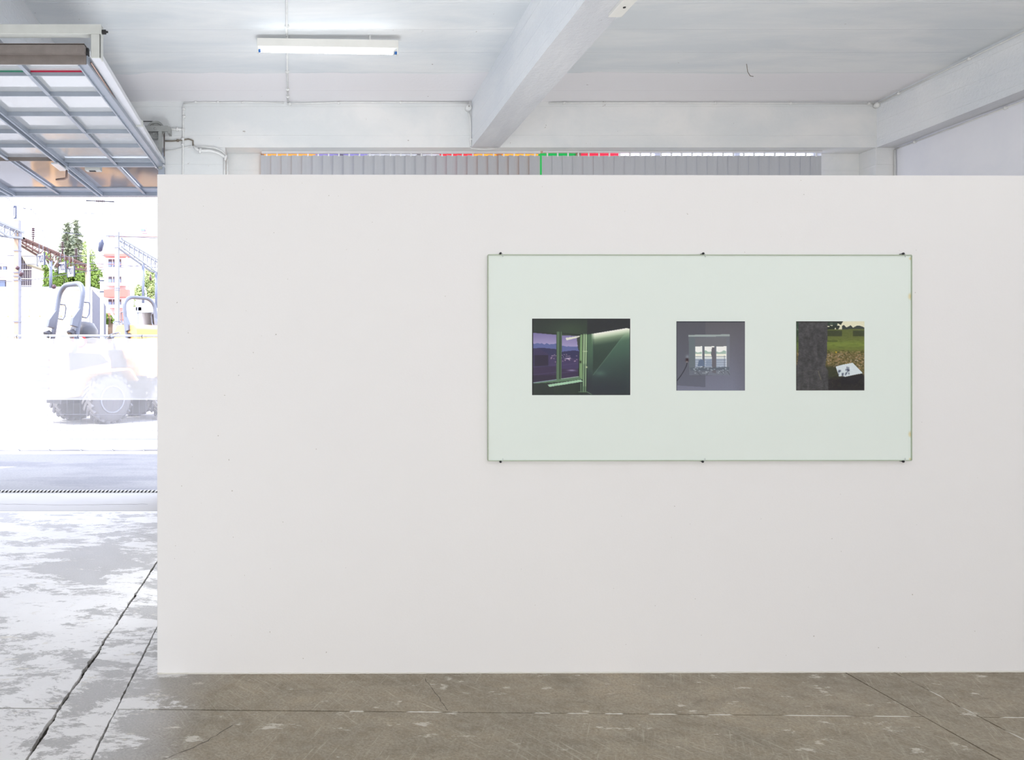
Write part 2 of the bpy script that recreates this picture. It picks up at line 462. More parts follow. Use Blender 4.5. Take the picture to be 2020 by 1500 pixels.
def jag(p, q, amp, step=0.035, seed=0):
    """points from p to q with a chipped edge"""
    rr = random.Random(seed); p = Vector((*p, 0)); q = Vector((*q, 0)); L = (q - p).length; n = max(2, int(L / step))
    d = (q - p) / n; s = Vector((-d.y, d.x, 0)).normalized(); out = []; run = 0.0; bite = 0.0
    for i in range(n):
        run = run * 0.86 + rr.uniform(-1, 1) * 0.42; bite = bite * 0.6 + (0.9 if rr.random() < 0.045 else 0)
        o = amp * (run + rr.uniform(-.25, .25) + bite)
        if i == 0: o = 0
        out.append(p + d * i + s * o)
    return out
def slab(corners, amps, seed):
    pts = []
    for i in range(4):
        pts += jag(corners[i], corners[(i + 1) % 4], amps[i], 0.012 if amps[i] > 0.002 else 0.25, seed + i)
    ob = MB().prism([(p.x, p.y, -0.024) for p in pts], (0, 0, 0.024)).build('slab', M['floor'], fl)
    return ob
g1, g2, gt = 0.008, 0.0042, 0.0045
A1, A2, A0 = 0.0055, 0.0035, 0.0
yn, yf = YF, Y_T
def P(x0, y, dx): return (jx(x0, y) + dx, y)
def C(x0, dx, dy):            # crossing of a long joint and the cross joint
    x = jx(x0, 3.3) + dx
    return (x, jy(x) + dy)
slab([(XL, yn), P(J1, yn, -g1), C(J1, -g1, -gt), (XL, jy(XL) - gt)], (A0, A1, 0.003, A0), 11)
slab([(XL, jy(XL) + gt), C(J1, -g1, gt), P(J1, yf, -g1), (XL, yf)], (0.003, A1, 0.001, A0), 21)
slab([P(J1, yn, g1), P(J2, yn, -g2), P(J2, yf, -g2), P(J1, yf, g1)], (A0, A2, 0.001, A1), 31)
slab([P(J2, yn, g2), P(J3, yn, -0.003), C(J3, -0.003, -0.0025), C(J2, g2, -gt)], (A0, 0.002, 0.002, A2), 41)
slab([C(J2, g2, gt), C(J3, -0.003, 0.0025), P(J3, yf, -0.003), P(J2, yf, g2)], (0.002, 0.002, A0, A2), 51)
slab([P(J3, yn, 0.003), P(J4, yn, -0.003), P(J4, yf, -0.003), P(J3, yf, 0.003)], (A0, 0.0022, A0, 0.002), 61)
slab([P(J4, yn, 0.003), (XR, yn), (XR, jy(XR) - 0.003), C(J4, 0.003, -0.003)], (A0, A0, 0.002, 0.0022), 71)
slab([C(J4, 0.003, 0.003), (XR, jy(XR) + 0.003), (XR, yf), P(J4, yf, 0.003)], (0.002, A0, A0, 0.0022), 81)
# white filler left in stretches of the joints
for k, (xa, xb) in enumerate([(1.02, 1.10), (1.16, 1.27), (1.33, 1.42), (1.52, 1.66), (1.78, 1.90), (2.10, 2.44), (2.50, 2.68), (0.2, 0.27), (0.45, 0.62), (3.05, 3.25)]):
    pts = [(x, jy(x)) for x in np.linspace(xa, xb, 8)]
    MB().tube([(x, y, -0.003) for x, y in pts], [0.001] + [0.004 + 0.002 * R.random() for _ in range(6)] + [0.001], 6).build('joint_filler', M['filler'], fl)
for (ya, yb) in ((3.25, 3.33), (3.4, 3.5), (2.95, 3.12)):
    MB().tube([(jx(J4, y), y, -0.003) for y in np.linspace(ya, yb, 6)], [0.001, 0.004, 0.006, 0.005, 0.004, 0.001], 6).build('joint_filler', M['filler'], fl)
# hairline cracks
def crack(pix, seed, wd=0.0022):
    rr = random.Random(seed); pts = []
    for (a, b) in zip(pix[:-1], pix[1:]):
        for t in np.linspace(0, 1, 9)[:-1]:
            x = a[0] + (b[0] - a[0]) * t; y = a[1] + (b[1] - a[1]) * t; s = (y - PY) / EYE
            pts.append(Vector(((x - PX) / s + rr.uniform(-.004, .004), F / s + rr.uniform(-.004, .004), 0.0004)))
    m = MB()
    L = []; Rr = []
    for i, p in enumerate(pts):
        d = (pts[min(i + 1, len(pts) - 1)] - pts[max(i - 1, 0)]).normalized(); s = Vector((-d.y, d.x, 0)) * wd * rr.uniform(.3, 1)
        L.append(p + s); Rr.append(p - s)
    n = len(pts)
    m.add(L + Rr, [(i, i + 1, n + i + 1, n + i) for i in range(n - 1)])
    m.build('crack', M['crack'], fl)
crack([(322, 1499), (400, 1467), (470, 1425)], 1)
crack([(838, 1340), (866, 1378), (886, 1405)], 2, 0.0016)
crack([(300, 1060), (250, 1048), (120, 1064), (20, 1075)], 3, 0.002)

# gate apron between the seam and the striped edge
ap = struct(MB().box(XL, XR, Y_T + 0.012, YB - 0.0, -0.2, 0.0).box(-5.6, -1.6, YB, F / 166.7, -0.2, 0.0).build('threshold_floor', M['apron']), 'smooth pale concrete apron under the open gate')
m = MB(); rr = random.Random(5)
pts = [(x, 7.98 + 0.02 * math.sin(x * 3.1) + rr.uniform(-.012, .012)) for x in np.linspace(-5.6, -1.7, 60)]
n = len(pts); m.add([(x, y - 0.004 * R.random() - 0.002, 0.0006) for x, y in pts] + [(x, y + 0.005, 0.0006) for x, y in pts], [(i, i + 1, n + i + 1, n + i) for i in range(n - 1)])
m.build('crack', M['crack'], ap)
hz = MB().box(-5.9, -1.7, F / 166.7 + 0.001, F / 166.7 + 0.03, -0.05, 0.024).build('warning_strip', M['hazard'])
tag(hz, 'black and white diagonally striped edging strip lying across the gate threshold', 'edging strip')

# ceiling
m = MB()
m.add([(XL, YF, ceil_z(YF)), (XR, YF, ceil_z(YF)), (XR, YO, ceil_z(YO)), (XL, YO, ceil_z(YO)), (XL, YF, 5.5), (XR, YF, 5.5), (XR, YO, 5.5), (XL, YO, 5.5)],
      [(0, 1, 2, 3), (7, 6, 5, 4), (0, 4, 5, 1), (1, 5, 6, 2), (2, 6, 7, 3), (3, 7, 4, 0)])
struct(m.build('ceiling', M['ceiling']), 'white brushed concrete ceiling with board marks')

def ybeam(name, x0, x1, y0, y1, z0, slope, mat, label):
    """a beam running along Y whose top follows the ceiling"""
    m = MB(); za = z0 + slope * (YB - y0); zb = z0 + slope * (YB - y1)
    n = 26 if name == 'ceiling_beam' else 2; rr = random.Random(len(label)); vs = []; fs = []
    for i in range(n):
        t = i / (n - 1); y = y0 + (y1 - y0) * t; z = za + (zb - za) * t; tp = ceil_z(y) + 0.02
        e = (lambda: rr.uniform(-.005, .005)) if 0 < i < n - 1 else (lambda: 0.0)
        vs += [(x0, y, tp), (x0 + e(), y, z + e()), (x1 + e(), y, z + e()), (x1, y, tp)]
    for i in range(n - 1):
        a = i * 4; b = a + 4
        for j in range(4):
            fs.append((a + j, a + (j + 1) % 4, b + (j + 1) % 4, b + j))
    fs += [(3, 2, 1, 0), ((n - 1) * 4, (n - 1) * 4 + 1, (n - 1) * 4 + 2, (n - 1) * 4 + 3)]
    m.add(vs, fs)
    o = m.build(name, mat); o.data.materials.append(M['beam_soffit'])
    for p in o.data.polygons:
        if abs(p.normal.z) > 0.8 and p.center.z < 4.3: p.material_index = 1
    return struct(o, label)
ybeam('ceiling_beam', 1.908, 2.228, YF, YB, 3.994, 0.008, M['beam'], 'massive white concrete beam crossing the ceiling towards the blinds')
ybeam('ceiling_beam', -2.68, -2.36, YF, YB, 4.03, 0.012, M['beam'], 'white concrete beam above the raised gate')
ybeam('ceiling_beam', 6.53, XR, YF, YB, 3.994, 0.018, M['beam'], 'white concrete beam along the top of the right wall')
# back wall with its beam, piers and window opening
struct(MB().box(XL, XR, YB, YW - 0.01, ZS, 4.56).build('back_beam', M['backwall']), 'white painted lintel beam above the blinds')
wb = MB()
wb.box(-22.0, XR + 0.3, YO - 0.12, YO, 4.50, 7.2)
wb.box(-1.60, XR, YW - 0.01, YO, 4.2, 4.5)
wb.box(XL, -1.60, YW - 0.01, YO, ZS, 4.5)
wb.box(-1.60, -0.9, YB, YO, 0, ZS)
wb.box(-1.60, -0.9, YW - 0.01, YO, ZS, 4.2)
wb.box(6.52, XR, YW - 0.01, YO, ZS, 4.2)              # pier beside the gate
wb.box(-0.9, -0.506, YW, YO, 0, 4.2)
wb.box(-0.506, 6.07, YW + 0.06, YO, 0, 1.95)    # wall below the window
wb.box(6.07, 6.52, YW, YO, 0, 4.2)
wb.box(6.52, XR, YB, YO, 0, ZS)
wb.box(XL - 0.3, -5.6, YB, YO, 0, ZS)
struct(wb.build('wall_back', M['backwall'], bevel=0.004), 'flecked white back wall with piers around the window')
struct(MB().box(XR, XR + 0.3, YF, YO, -0.1, 5.0).build('wall_right', M['rightwall']), 'smooth bluish white right wall')
struct(MB().box(XL - 0.3, XL, YF, YO, -0.1, 5.0).build('wall_left', M['shellwall']))
struct(MB().box(XL - 0.3, XR + 0.3, YF - 0.3, YF, -0.1, 5.2).build('wall_front', M['shellwall']))

# partition
pa = Vector((-0.7352, 3.676, 0)); pd = Vector((4.355, 0.023, 0)).normalized(); pn = Vector((-pd.y, pd.x, 0))
def pt(u, v, z): return pa + pd * u + pn * v + Vector((0, 0, z))
m = MB(); rr = random.Random(2)
U = 6.0
m.add([pt(u, v, z) for u in (0, U) for v in (0, 0.14) for z in (0.0, 2.5)], [(0, 1, 3, 2), (4, 6, 7, 5), (0, 4, 5, 1), (2, 3, 7, 6), (0, 2, 6, 4), (1, 5, 7, 3)])
part = struct(m.build('partition_wall', M['partition'], bevel=0.003), 'freestanding smooth white plasterboard partition carrying the glass panel')
m = MB(); pts = [(u, 0.0025 * random.Random(int(u * 1000)).random()) for u in np.linspace(0.0, U, 400)]
m.add([pt(u, -0.004 - o, 0.0005) for u, o in pts] + [pt(u, 0.0, 0.004 + o) for u, o in pts], [(i, i + 1, 401 + i - 0, 400 + i) for i in range(399)])
m.build('caulk_line', M['filler'], part)

# ------------------------------------------------------------------ glass panel with three prints
def S(px, py, s=394.4):        # position on the partition face from photo pixels
    u = (px - 310.0) / 394.0
    return u, EYE + (PY - py) / 394.0
def painter(nx, ny, ext):
    x0, x1, y0, y1 = ext
    X, Y = np.meshgrid(np.linspace(x0, x1, nx), np.linspace(y0, y1, ny))
    return X, Y, np.zeros((ny, nx, 3))
def poly(X, Y, pts):
    ins = np.zeros(X.shape, bool); n = len(pts); j = n - 1
    for i in range(n):
        xi, yi = pts[i]; xj, yj = pts[j]
        if yi != yj:
            c = ((yi > Y) != (yj > Y)) & (X < (xj - xi) * (Y - yi) / (yj - yi) + xi)
            ins ^= c
        j = i
    return ins.astype(float)
def seg(X, Y, a, b):
    ax, ay = a; bx, by = b; dx, dy = bx - ax, by - ay
    t = np.clip(((X - ax) * dx + (Y - ay) * dy) / (dx * dx + dy * dy), 0, 1)
    return np.hypot(X - ax - t * dx, Y - ay - t * dy)
def put(I, mask, c):
    I[:] = I * (1 - mask[..., None]) + np.array(c, float) * mask[..., None]
def line(I, X, Y, pts, wd, c, a=1.0):
    for p, q in zip(pts[:-1], pts[1:]):
        put(I, np.clip((wd / 2 + 4 - seg(X, Y, p, q)) / 8, 0, 1) * a, c)
def fuzz(shape, seed, cells):
    g = np.random.RandomState(seed).rand(cells[1] + 2, cells[0] + 2)
    yy = np.linspace(0, cells[1], shape[0]); xx = np.linspace(0, cells[0], shape[1])
    yi = yy.astype(int); xi = xx.astype(int); fy = (yy - yi)[:, None]; fx = (xx - xi)[None]
    a = g[np.ix_(yi, xi)]; b = g[np.ix_(yi, xi + 1)]; c = g[np.ix_(yi + 1, xi)]; d = g[np.ix_(yi + 1, xi + 1)]
    return (a * (1 - fx) + b * fx) * (1 - fy) + (c * (1 - fx) + d * fx) * fy

def picture_window_corner():
    X, Y, I = painter(230, 180, (145, 1672, 150, 1340))
    put(I, np.ones_like(X), (42, 49, 47))
    g = np.exp(-(((X - 760) / 330) ** 2 + ((Y - 330) / 150) ** 2)); put(I, g * 0.55, (70, 88, 66))
    rw = (X > 1000).astype(float)
    put(I, rw, (58, 80, 72))
    put(I, rw * np.clip((Y - 700) / 500, 0, 1), (45, 48, 57))
    put(I, rw * np.clip((X - 1300) / 500, 0, 1) * np.clip((Y - 600) / 300, 0, 1) * .8, (50, 58, 62))
    put(I, ((X > 1005) & (X < 1088)).astype(float) * np.clip((1100 - Y) / 700, 0, 1) * .7, (88, 120, 88))
    tri = poly(X, Y, [(1096, 470), (1575, 395), (1090, 1030)])
    put(I, tri * 0.85, (46, 58, 54))
    ly = 392 - (X - 1075) * (92 / 545.0)
    dist = Y - ly
    lit = np.clip((X - 1060) / 60, 0, 1) * (dist > -4)
    low = poly(X, Y, [(1090, 1030), (1590, 380), (1672, 380), (1672, 1340), (1000, 1340)])
    put(I, low * np.exp(-np.abs(dist) / 450) * .5, (92, 122, 104))
    put(I, lit * np.exp(-np.clip(dist, 0, 999) / 150) * 0.55, (120, 165, 122))
    put(I, lit * np.clip(1 - dist / 190, 0, 1) ** 1.2, (206, 222, 184))
    put(I, lit * np.clip(1 - dist / 90, 0, 1) * 0.95, (238, 236, 230))
    put(I, poly(X, Y, [(1000, 150), (1672, 150), (1672, 312), (1620, 298), (1072, 388), (1000, 400)]), (44, 46, 49))
    line(I, X, Y, [(1095, 1025), (1590, 385)], 8, (112, 146, 122), 0.5)
    put(I, np.exp(-(((X - 1200) / 90) ** 2 + ((Y - 1000) / 45) ** 2)) * .4, (98, 135, 122))
    # panes
    def view(pg, hz):
        mk = poly(X, Y, pg)
        t = np.clip((Y - 380) / (hz - 380), 0, 1)[..., None]
        sky = np.array((120, 112, 158)) * (1 - t) + np.array((158, 148, 188)) * t
        sk = fuzz(X.shape, 4, (40, 1)) * 45
        c = np.where((Y > hz - sk * .8)[..., None], np.array((92, 100, 150)), sky)
        sk2 = fuzz(X.shape, 9, (14, 1)) * 70
        c = np.where((Y > hz + 85 - sk2)[..., None], np.array((52, 50, 84)), c)
        c = np.where((Y > hz + 170)[..., None], np.array((66, 56, 92)), c)
        c = np.where((Y > hz + 330)[..., None], np.array((58, 46, 74)), c)
        c = np.where((Y > hz + 470)[..., None], np.array((48, 40, 60)), c)
        put(I, mk, (0, 0, 0)); I[:] = np.where(mk[..., None] > .5, c, I)
        return mk
    a = view([(165, 372), (522, 402), (520, 1100), (165, 1150)], 560)
    put(I, a * poly(X, Y, [(165, 610), (240, 610), (400, 700), (420, 900), (165, 905)]), (60, 52, 84))
    put(I, a * poly(X, Y, [(180, 720), (395, 715), (395, 890), (180, 895)]), (44, 38, 58))
    b = view([(608, 410), (892, 422), (858, 1052), (600, 1092)], 600)
    rs = np.random.RandomState(3)
    for _ in range(46):
        x = rs.uniform(430, 850); y = rs.uniform(700, 830)
        put(I, np.exp(-(((X - x) / 9) ** 2 + ((Y - y) / 6) ** 2)) * (np.clip(a + b, 0, 1)) * .8, (190, 165, 185))
    put(I, b * np.exp(-(((X - 700) / 45) ** 2 + ((Y - 772) / 9) ** 2)), (205, 190, 215))
    put(I, b * np.exp(-(((X - 760) / 60) ** 2 + ((Y - 955) / 12) ** 2)) * .8, (160, 150, 190))
    for yy in (905, 1025):
        line(I, X, Y, [(168, yy), (520, yy - 40)], 7, (88, 78, 118), .6)
        line(I, X, Y, [(605, yy - 30), (855, yy - 60)], 7, (88, 78, 118), .6)
    put(I, b * poly(X, Y, [(668, 450), (888, 418), (886, 440), (760, 470), (680, 490)]), (214, 212, 200))
    put(I, b * poly(X, Y, [(838, 450), (892, 430), (892, 650), (862, 640)]), (58, 62, 58))
    line(I, X, Y, [(165, 360), (525, 388), (610, 380), (895, 405)], 12, (34, 38, 36))
    put(I, poly(X, Y, [(527, 350), (606, 350), (598, 1130), (524, 1125)]), (78, 100, 78))
    line(I, X, Y, [(582, 350), (576, 1120)], 12, (34, 42, 36)); line(I, X, Y, [(548, 360), (545, 1110)], 12, (108, 136, 104), .6)
    put(I, poly(X, Y, [(893, 405), (930, 395), (930, 1095), (880, 1085), (884, 700)]), (118, 148, 106))
    line(I, X, Y, [(888, 430), (872, 1050)], 8, (40, 50, 42))
    put(I, poly(X, Y, [(165, 1145), (520, 1098), (860, 1050), (925, 1095), (560, 1135), (170, 1160)]), (92, 122, 96))
    line(I, X, Y, [(168, 1148), (520, 1100)], 9, (150, 165, 185)); line(I, X, Y, [(602, 1088), (870, 1052)], 9, (170, 186, 180))
    put(I, poly(X, Y, [(385, 1178), (900, 1100), (938, 1130), (415, 1212)]), (160, 196, 168))
    for x in range(500, 880, 24):
        line(I, X, Y, [(x, 1195 - (x - 500) * .06), (x - 4, 1330)], 7, (58, 72, 58), .6)
    for (x, wd) in ((955, 22), (987, 22)):
        line(I, X, Y, [(x + 2, 200), (x, 420)], wd, (52, 64, 54)); line(I, X, Y, [(x, 400), (x - 6, 860)], wd, (150, 180, 138)); line(I, X, Y, [(x - 6, 860), (x - 14, 1285)], wd, (104, 134, 104))
        line(I, X, Y, [(x - 3, 410), (x - 9, 1200)], 5, (206, 226, 186), .8)
    line(I, X, Y, [(972, 400), (962, 1280)], 5, (40, 52, 42)); line(I, X, Y, [(940, 660), (1000, 660)], 9, (190, 205, 170))
    line(I, X, Y, [(870, 1290), (1000, 1290), (1085, 1338)], 9, (100, 128, 100)); line(I, X, Y, [(905, 1160), (905, 1290)], 14, (96, 124, 96))
    put(I, np.exp(-(((X - 898) / 14) ** 2 + ((Y - 825) / 18) ** 2)), (22, 24, 22)); put(I, np.exp(-(((X - 992) / 14) ** 2 + ((Y - 905) / 12) ** 2)), (214, 222, 180))
    I += np.random.RandomState(1).normal(size=X.shape)[..., None] * 1.2
    edge = ((X < 165) | (Y < 160) | (Y > 1330) | (X > 1660)).astype(float); put(I, edge * .8, (22, 22, 26))
    return I
def picture_reflected_window():
    X, Y, I = painter(170, 170, (182, 1250, 192, 1270))
    t = np.clip((Y - 200) / 1000, 0, 1)[..., None]
    I[:] = np.array((88, 86, 92)) * (1 - t) + np.array((112, 114, 132)) * t
    put(I, ((X < 635) & (Y < 1190 + (X - 182) * .06)).astype(float) * .45, (70, 72, 82))  # room reflection on the glass, darkened into the print's left part
    put(I, np.clip((X - 1050) / 300, 0, 1) * .5, (84, 82, 92))
    fr = poly(X, Y, [(370, 402), (1012, 395), (1015, 1030), (380, 1030)])
    put(I, fr * .5, (112, 120, 128)); put(I, poly(X, Y, [(370, 404), (1012, 394), (1012, 425), (370, 434)]), (146, 156, 156))
    put(I, poly(X, Y, [(475, 450), (960, 445), (960, 575), (475, 580)]), (104, 105, 112))
    put(I, poly(X, Y, [(380, 440), (470, 440), (470, 900), (380, 930)]) * .6, (96, 108, 112))
    for x0, x1 in ((478, 586), (622, 770), (806, 965)):
        mk = poly(X, Y, [(x0, 584), (x1, 580), (x1, 905), (x0, 908)])
        c = np.ones(I.shape) * np.array((230, 231, 224))
        sk = fuzz(X.shape, 5, (26, 1)) * 60
        c = np.where((Y > 690 - sk)[..., None], np.array((150, 172, 162)), c)
        c = np.where((Y > 697)[..., None], np.array((226, 224, 212)), c)
        c = np.where((Y > 735)[..., None], np.array((206, 210, 210)), c)
        c = np.where((Y > 775)[..., None], np.array((142, 152, 170)), c)
        I[:] = np.where(mk[..., None] > .5, c, I)
        for y in (815, 850, 880):
            line(I, X, Y, [(x0 + 4, y), (x1 - 4, y)], 6, (206, 212, 220), .7)
        line(I, X, Y, [(x0 + 4, 740), (x1 - 14, 740)], 8, (120, 130, 140))
        line(I, X, Y, [(x1 - 5, 590), (x1 - 5, 900)], 8, (236, 238, 238), .8)
    put(I, poly(X, Y, [(735, 600), (775, 600), (800, 760), (795, 1000), (740, 990), (735, 760), (722, 700)]), (98, 96, 104))
    put(I, poly(X, Y, [(510, 890), (530, 800), (570, 782), (610, 805), (622, 890)]), (96, 110, 134))
    put(I, poly(X, Y, [(640, 890), (650, 800), (725, 780), (735, 890)]) * .7, (120, 134, 158))
    put(I, poly(X, Y, [(390, 910), (1010, 905), (1000, 955), (400, 960)]) * .8, (84, 92, 104))
    rs = np.random.RandomState(8)
    for _ in range(30):
        x = rs.uniform(440, 980); y = rs.uniform(895, 1000)
        put(I, np.exp(-(((X - x) / 12) ** 2 + ((Y - y) / 5) ** 2)) * .7, (200, 212, 220))
    for a, b in (((490, 965), (560, 1035)), ((700, 965), (650, 1030)), ((860, 960), (915, 1010)), ((970, 960), (1010, 1020))):
        line(I, X, Y, [a, b], 8, (72, 76, 84), .8)
    line(I, X, Y, [(420, 1035), (740, 1035)], 5, (84, 84, 92), .7); line(I, X, Y, [(930, 730), (930, 1000)], 7, (80, 84, 96), .8)
    put(I, np.exp(-(((X - 352) / 26) ** 2 + ((Y - 745) / 30) ** 2)) * .8, (130, 136, 144))
    put(I, np.exp(-(((X - 347) / 22) ** 2 + ((Y - 795) / 30) ** 4)), (40, 24, 26)); put(I, np.exp(-(((X - 345) / 16) ** 2 + ((Y - 822) / 14) ** 2)) * .8, (150, 140, 138))
    line(I, X, Y, [(348, 840), (335, 890), (300, 960), (250, 1040), (184, 1125)], 9, (16, 16, 20))
    I += np.random.RandomState(2).normal(size=X.shape)[..., None] * 1.5
    put(I, ((X < 192) | (Y < 205) | (X > 1244)).astype(float) * .8, (28, 32, 44))
    return I
def picture_tree_and_sheet():
    X, Y, I = painter(170, 170, (155, 1222, 190, 1270))
    f = fuzz(X.shape, 1, (60, 90)); f2 = fuzz(X.shape, 2, (20, 70))
    t = np.clip((Y - 300) / 380, 0, 1)[..., None]
    I[:] = np.array((96, 104, 52)) * (1 - t) + np.array((108, 116, 46)) * t
    put(I, np.exp(-(((Y - 545) / 60) ** 2)) * .7, (126, 144, 56)); put(I, np.clip((f2 - .5) * 2, 0, 1) * (Y < 700) * .35, (66, 78, 30))
    put(I, ((Y > 335) & (Y < 425) & ((X < 870) | (X > 1045))).astype(float) * .75, (46, 52, 30)); put(I, ((Y > 490) & (Y < 510) & (X < 800)).astype(float) * .5, (52, 66, 26))
    put(I, np.clip((Y - 620) / 90, 0, 1) * .9, (112, 98, 56)); put(I, np.clip((f - .55) * 4, 0, 1) * (Y > 660) * .8, (164, 132, 98)); put(I, np.clip((.4 - f) * 4, 0, 1) * (Y > 640) * .7, (62, 62, 26))
    rs = np.random.RandomState(5)
    for _ in range(40):
        x = rs.uniform(650, 1220); y = rs.uniform(690, 900)
        put(I, np.exp(-(((X - x) / 9) ** 2 + ((Y - y) / 6) ** 2)) * .8, (214, 196, 178))
    put(I, np.clip((Y - 860) / 60, 0, 1) * (X < 860) * .9, (44, 48, 28)); put(I, np.clip((Y - 1000 - (1190 - X) * .1) / 60, 0, 1), (30, 25, 26)); put(I, np.clip((f - .6) * 3, 0, 1) * (Y > 950) * .3, (86, 84, 48))
    sky = (Y < 318 - (X - 645) * .02).astype(float); put(I, sky, (236, 232, 204))
    s1 = fuzz(X.shape, 7, (30, 1)) * 60; put(I, sky * (Y > 300 - s1) * (X > 870), (58, 66, 62))
    put(I, sky * (fuzz(X.shape, 12, (40, 40)) > .38) * (X < 890 - (Y - 190) * .6), (34, 44, 34)); put(I, ((Y < 250) & (X < 800)).astype(float) * .9, (50, 66, 56))
    put(I, np.exp(-(((X - 780) / 12) ** 2 + ((Y - 673) / 12) ** 2)), (250, 206, 40))
    put(I, poly(X, Y, [(775, 897), (880, 868), (1040, 838), (1195, 1000), (1080, 1022), (920, 1056), (878, 1044), (825, 1050)]), (220, 230, 236))
    put(I, poly(X, Y, [(860, 1055), (925, 1058), (1195, 1005), (1200, 1060), (1060, 1180), (860, 1180)]), (24, 20, 24))
    for _ in range(26):
        x = rs.uniform(815, 985); y = rs.uniform(905, 1035)
        if y < 960 and x < 930 and rs.rand() < .6: continue
        put(I, np.exp(-(((X - x) / 9) ** 2 + ((Y - y) / 14) ** 2)) * .85, (52, 60, 86))
    tr = poly(X, Y, [(190, 190), (648, 190), (640, 560), (636, 720), (610, 890), (655, 960), (660, 1270), (155, 1270), (160, 940), (190, 700)])
    c = np.array((68, 66, 68)) * np.ones(I.shape) + ((fuzz(X.shape, 21, (34, 16)) - .5) * 26 + (f - .5) * 16)[..., None]
    I[:] = np.where(tr[..., None] > .5, c, I)
    line(I, X, Y, [(170, 1000), (400, 960), (520, 965), (640, 975)], 7, (96, 94, 88), .6); line(I, X, Y, [(500, 970), (545, 1105)], 7, (150, 144, 100), .6); line(I, X, Y, [(250, 1200), (330, 1050), (480, 1000)], 5, (94, 94, 90), .6)
    put(I, ((X < 190) & (tr < .5)).astype(float) * np.clip((700 - Y) / 500, 0, .8), (40, 70, 50))
    put(I, ((X < 163) | (Y > 1262) | ((Y < 205) & (X < 800))).astype(float) * .8, (38, 34, 30))
    I += (f - .5)[..., None] * 8
    return I

def print_mat():
    m, b, t = base_mat('photographic print', (0.5, 0.5, 0.5), 0.35, 0, 0.3)
    a = t.n('ShaderNodeAttribute', attribute_name='ink')
    t.l(a.outputs['Color'], b.inputs['Base Color'])
    return m
M['print'] = print_mat()
def print_sheet(I, pxa, pya, pxb, pyb, root, label):
    ny, nx, _ = I.shape
    u0, z1 = S(pxa, pya); u1, z0 = S(pxb, pyb)
    us = np.linspace(u0, u1, nx); zs = np.linspace(z1, z0, ny); o = origin(root)
    vs = [tuple(pt(u, -0.0145, z) - o) for z in zs for u in us]
    fs = [(j * nx + i, (j + 1) * nx + i, (j + 1) * nx + i + 1, j * nx + i + 1) for j in range(ny - 1) for i in range(nx - 1)]
    # paper thickness
    k = len(vs); rim = [0, nx - 1, ny * nx - 1, (ny - 1) * nx]
    back = [(u0, z1), (u1, z1), (u1, z0), (u0, z0)]
    vs += [tuple(pt(u, -0.0135, z) - o) for u, z in back]
    fs += [(k, k + 1, k + 2, k + 3)] + [(rim[i], rim[(i + 1) % 4], k + (i + 1) % 4, k + i) for i in range(4)]
    me = bpy.data.meshes.new('print'); me.from_pydata(vs, [], fs)
    at = me.attributes.new('ink', 'FLOAT_COLOR', 'POINT')
    s = np.clip(I / 255.0, 0, 1).reshape(-1, 3); L = np.where(s <= 0.04045, s / 12.92, ((s + 0.055) / 1.055) ** 2.4)
    buf = np.ones((len(vs), 4), np.float32); buf[:k, :3] = L; at.data.foreach_set('color', buf.ravel())
    me.materials.append(M['print'])
    ob = bpy.data.objects.new('print', me); COL.objects.link(ob); ob.parent = root; ob['label'] = label
    # white paper margin showing as a thin light line round the print
    return ob
def backing_mat():
    m, b, t = base_mat('pale green backing', rgb(222, 230, 226), 0.6, 0, 0.3)
    vv = mapped(t)
    c = mix(t, noise(t, vv, 1.1, 3), rgb(236, 243, 239), rgb(232, 241, 237))
    for (px, py, sx, sz) in ((1797, 585, 0.018, 0.022), (1797, 857, 0.016, 0.020), (1797, 510, 0.012, 0.010), (1797, 906, 0.012, 0.008)):
        u, z = S(px, py); p = pt(u, 0, z)
        mp = mapped(t, (1 / sx, 0, 1 / sz), (-p.x / sx, 0, -p.z / sz))
        ln = t.n('ShaderNodeVectorMath', operation='LENGTH'); t.l(mp, ln.inputs[0])
        f = ramp(t, ln.outputs['Value'], [(0.0, 0.8), (0.45, 0.5), (1.0, 0.0)])
        c = mix(t, f, c, rgb(226, 204, 120))
    t.l(c, b.inputs['Base Color'])
    return m
M['backing'] = backing_mat()
M['glass_edge'] = plain('green glass edge', rgb(176, 188, 168), 0.3)
ua, za = S(962, 504.5); ub, zb = S(1797, 908)
gp = thing('glass_panel', pt((ua + ub) / 2, 0, zb), 'large pale green glass panel with three small photographs on the white partition', 'picture panel')
def slabp(u0, u1, v0, v1, z0, z1):
    m = MB(); m.add([pt(u, v, z) for u in (u0, u1) for v in (v0, v1) for z in (z0, z1)], [(0, 1, 3, 2), (4, 6, 7, 5), (0, 4, 5, 1), (2, 3, 7, 6), (0, 2, 6, 4), (1, 5, 7, 3)]); return m
slabp(ua, ub, -0.0135, -0.003, zb, za).build('backing', M['backing'], gp)
slabp(ua, ub, -0.0195, -0.0155, zb, za).build('glass_sheet', M['panel_glass'], gp)
m = MB()
for (u0, u1, z0, z1) in ((ua, ub, za, za + .0045), (ua, ub, zb - .004, zb), (ub, ub + .003, zb, za), (ua - .003, ua, zb, za)):
    m.add([pt(u, v, z) for u in (u0, u1) for v in (-0.0195, -0.004) for z in (z0, z1)], [(0, 1, 3, 2), (4, 6, 7, 5), (0, 4, 5, 1), (2, 3, 7, 6), (0, 2, 6, 4), (1, 5, 7, 3)])
m.build('glass_edge', M['glass_edge'], gp)
print_sheet(picture_window_corner() * 1.08, 1048.2, 629.0, 1241.8, 779.6, gp, 'print of a green lit room corner with a window at dusk')
print_sheet(picture_reflected_window() * 1.13, 1333.0, 634.3, 1468.4, 770.8, gp, 'grey print of a bright three-part window and a hanging bulb cord')
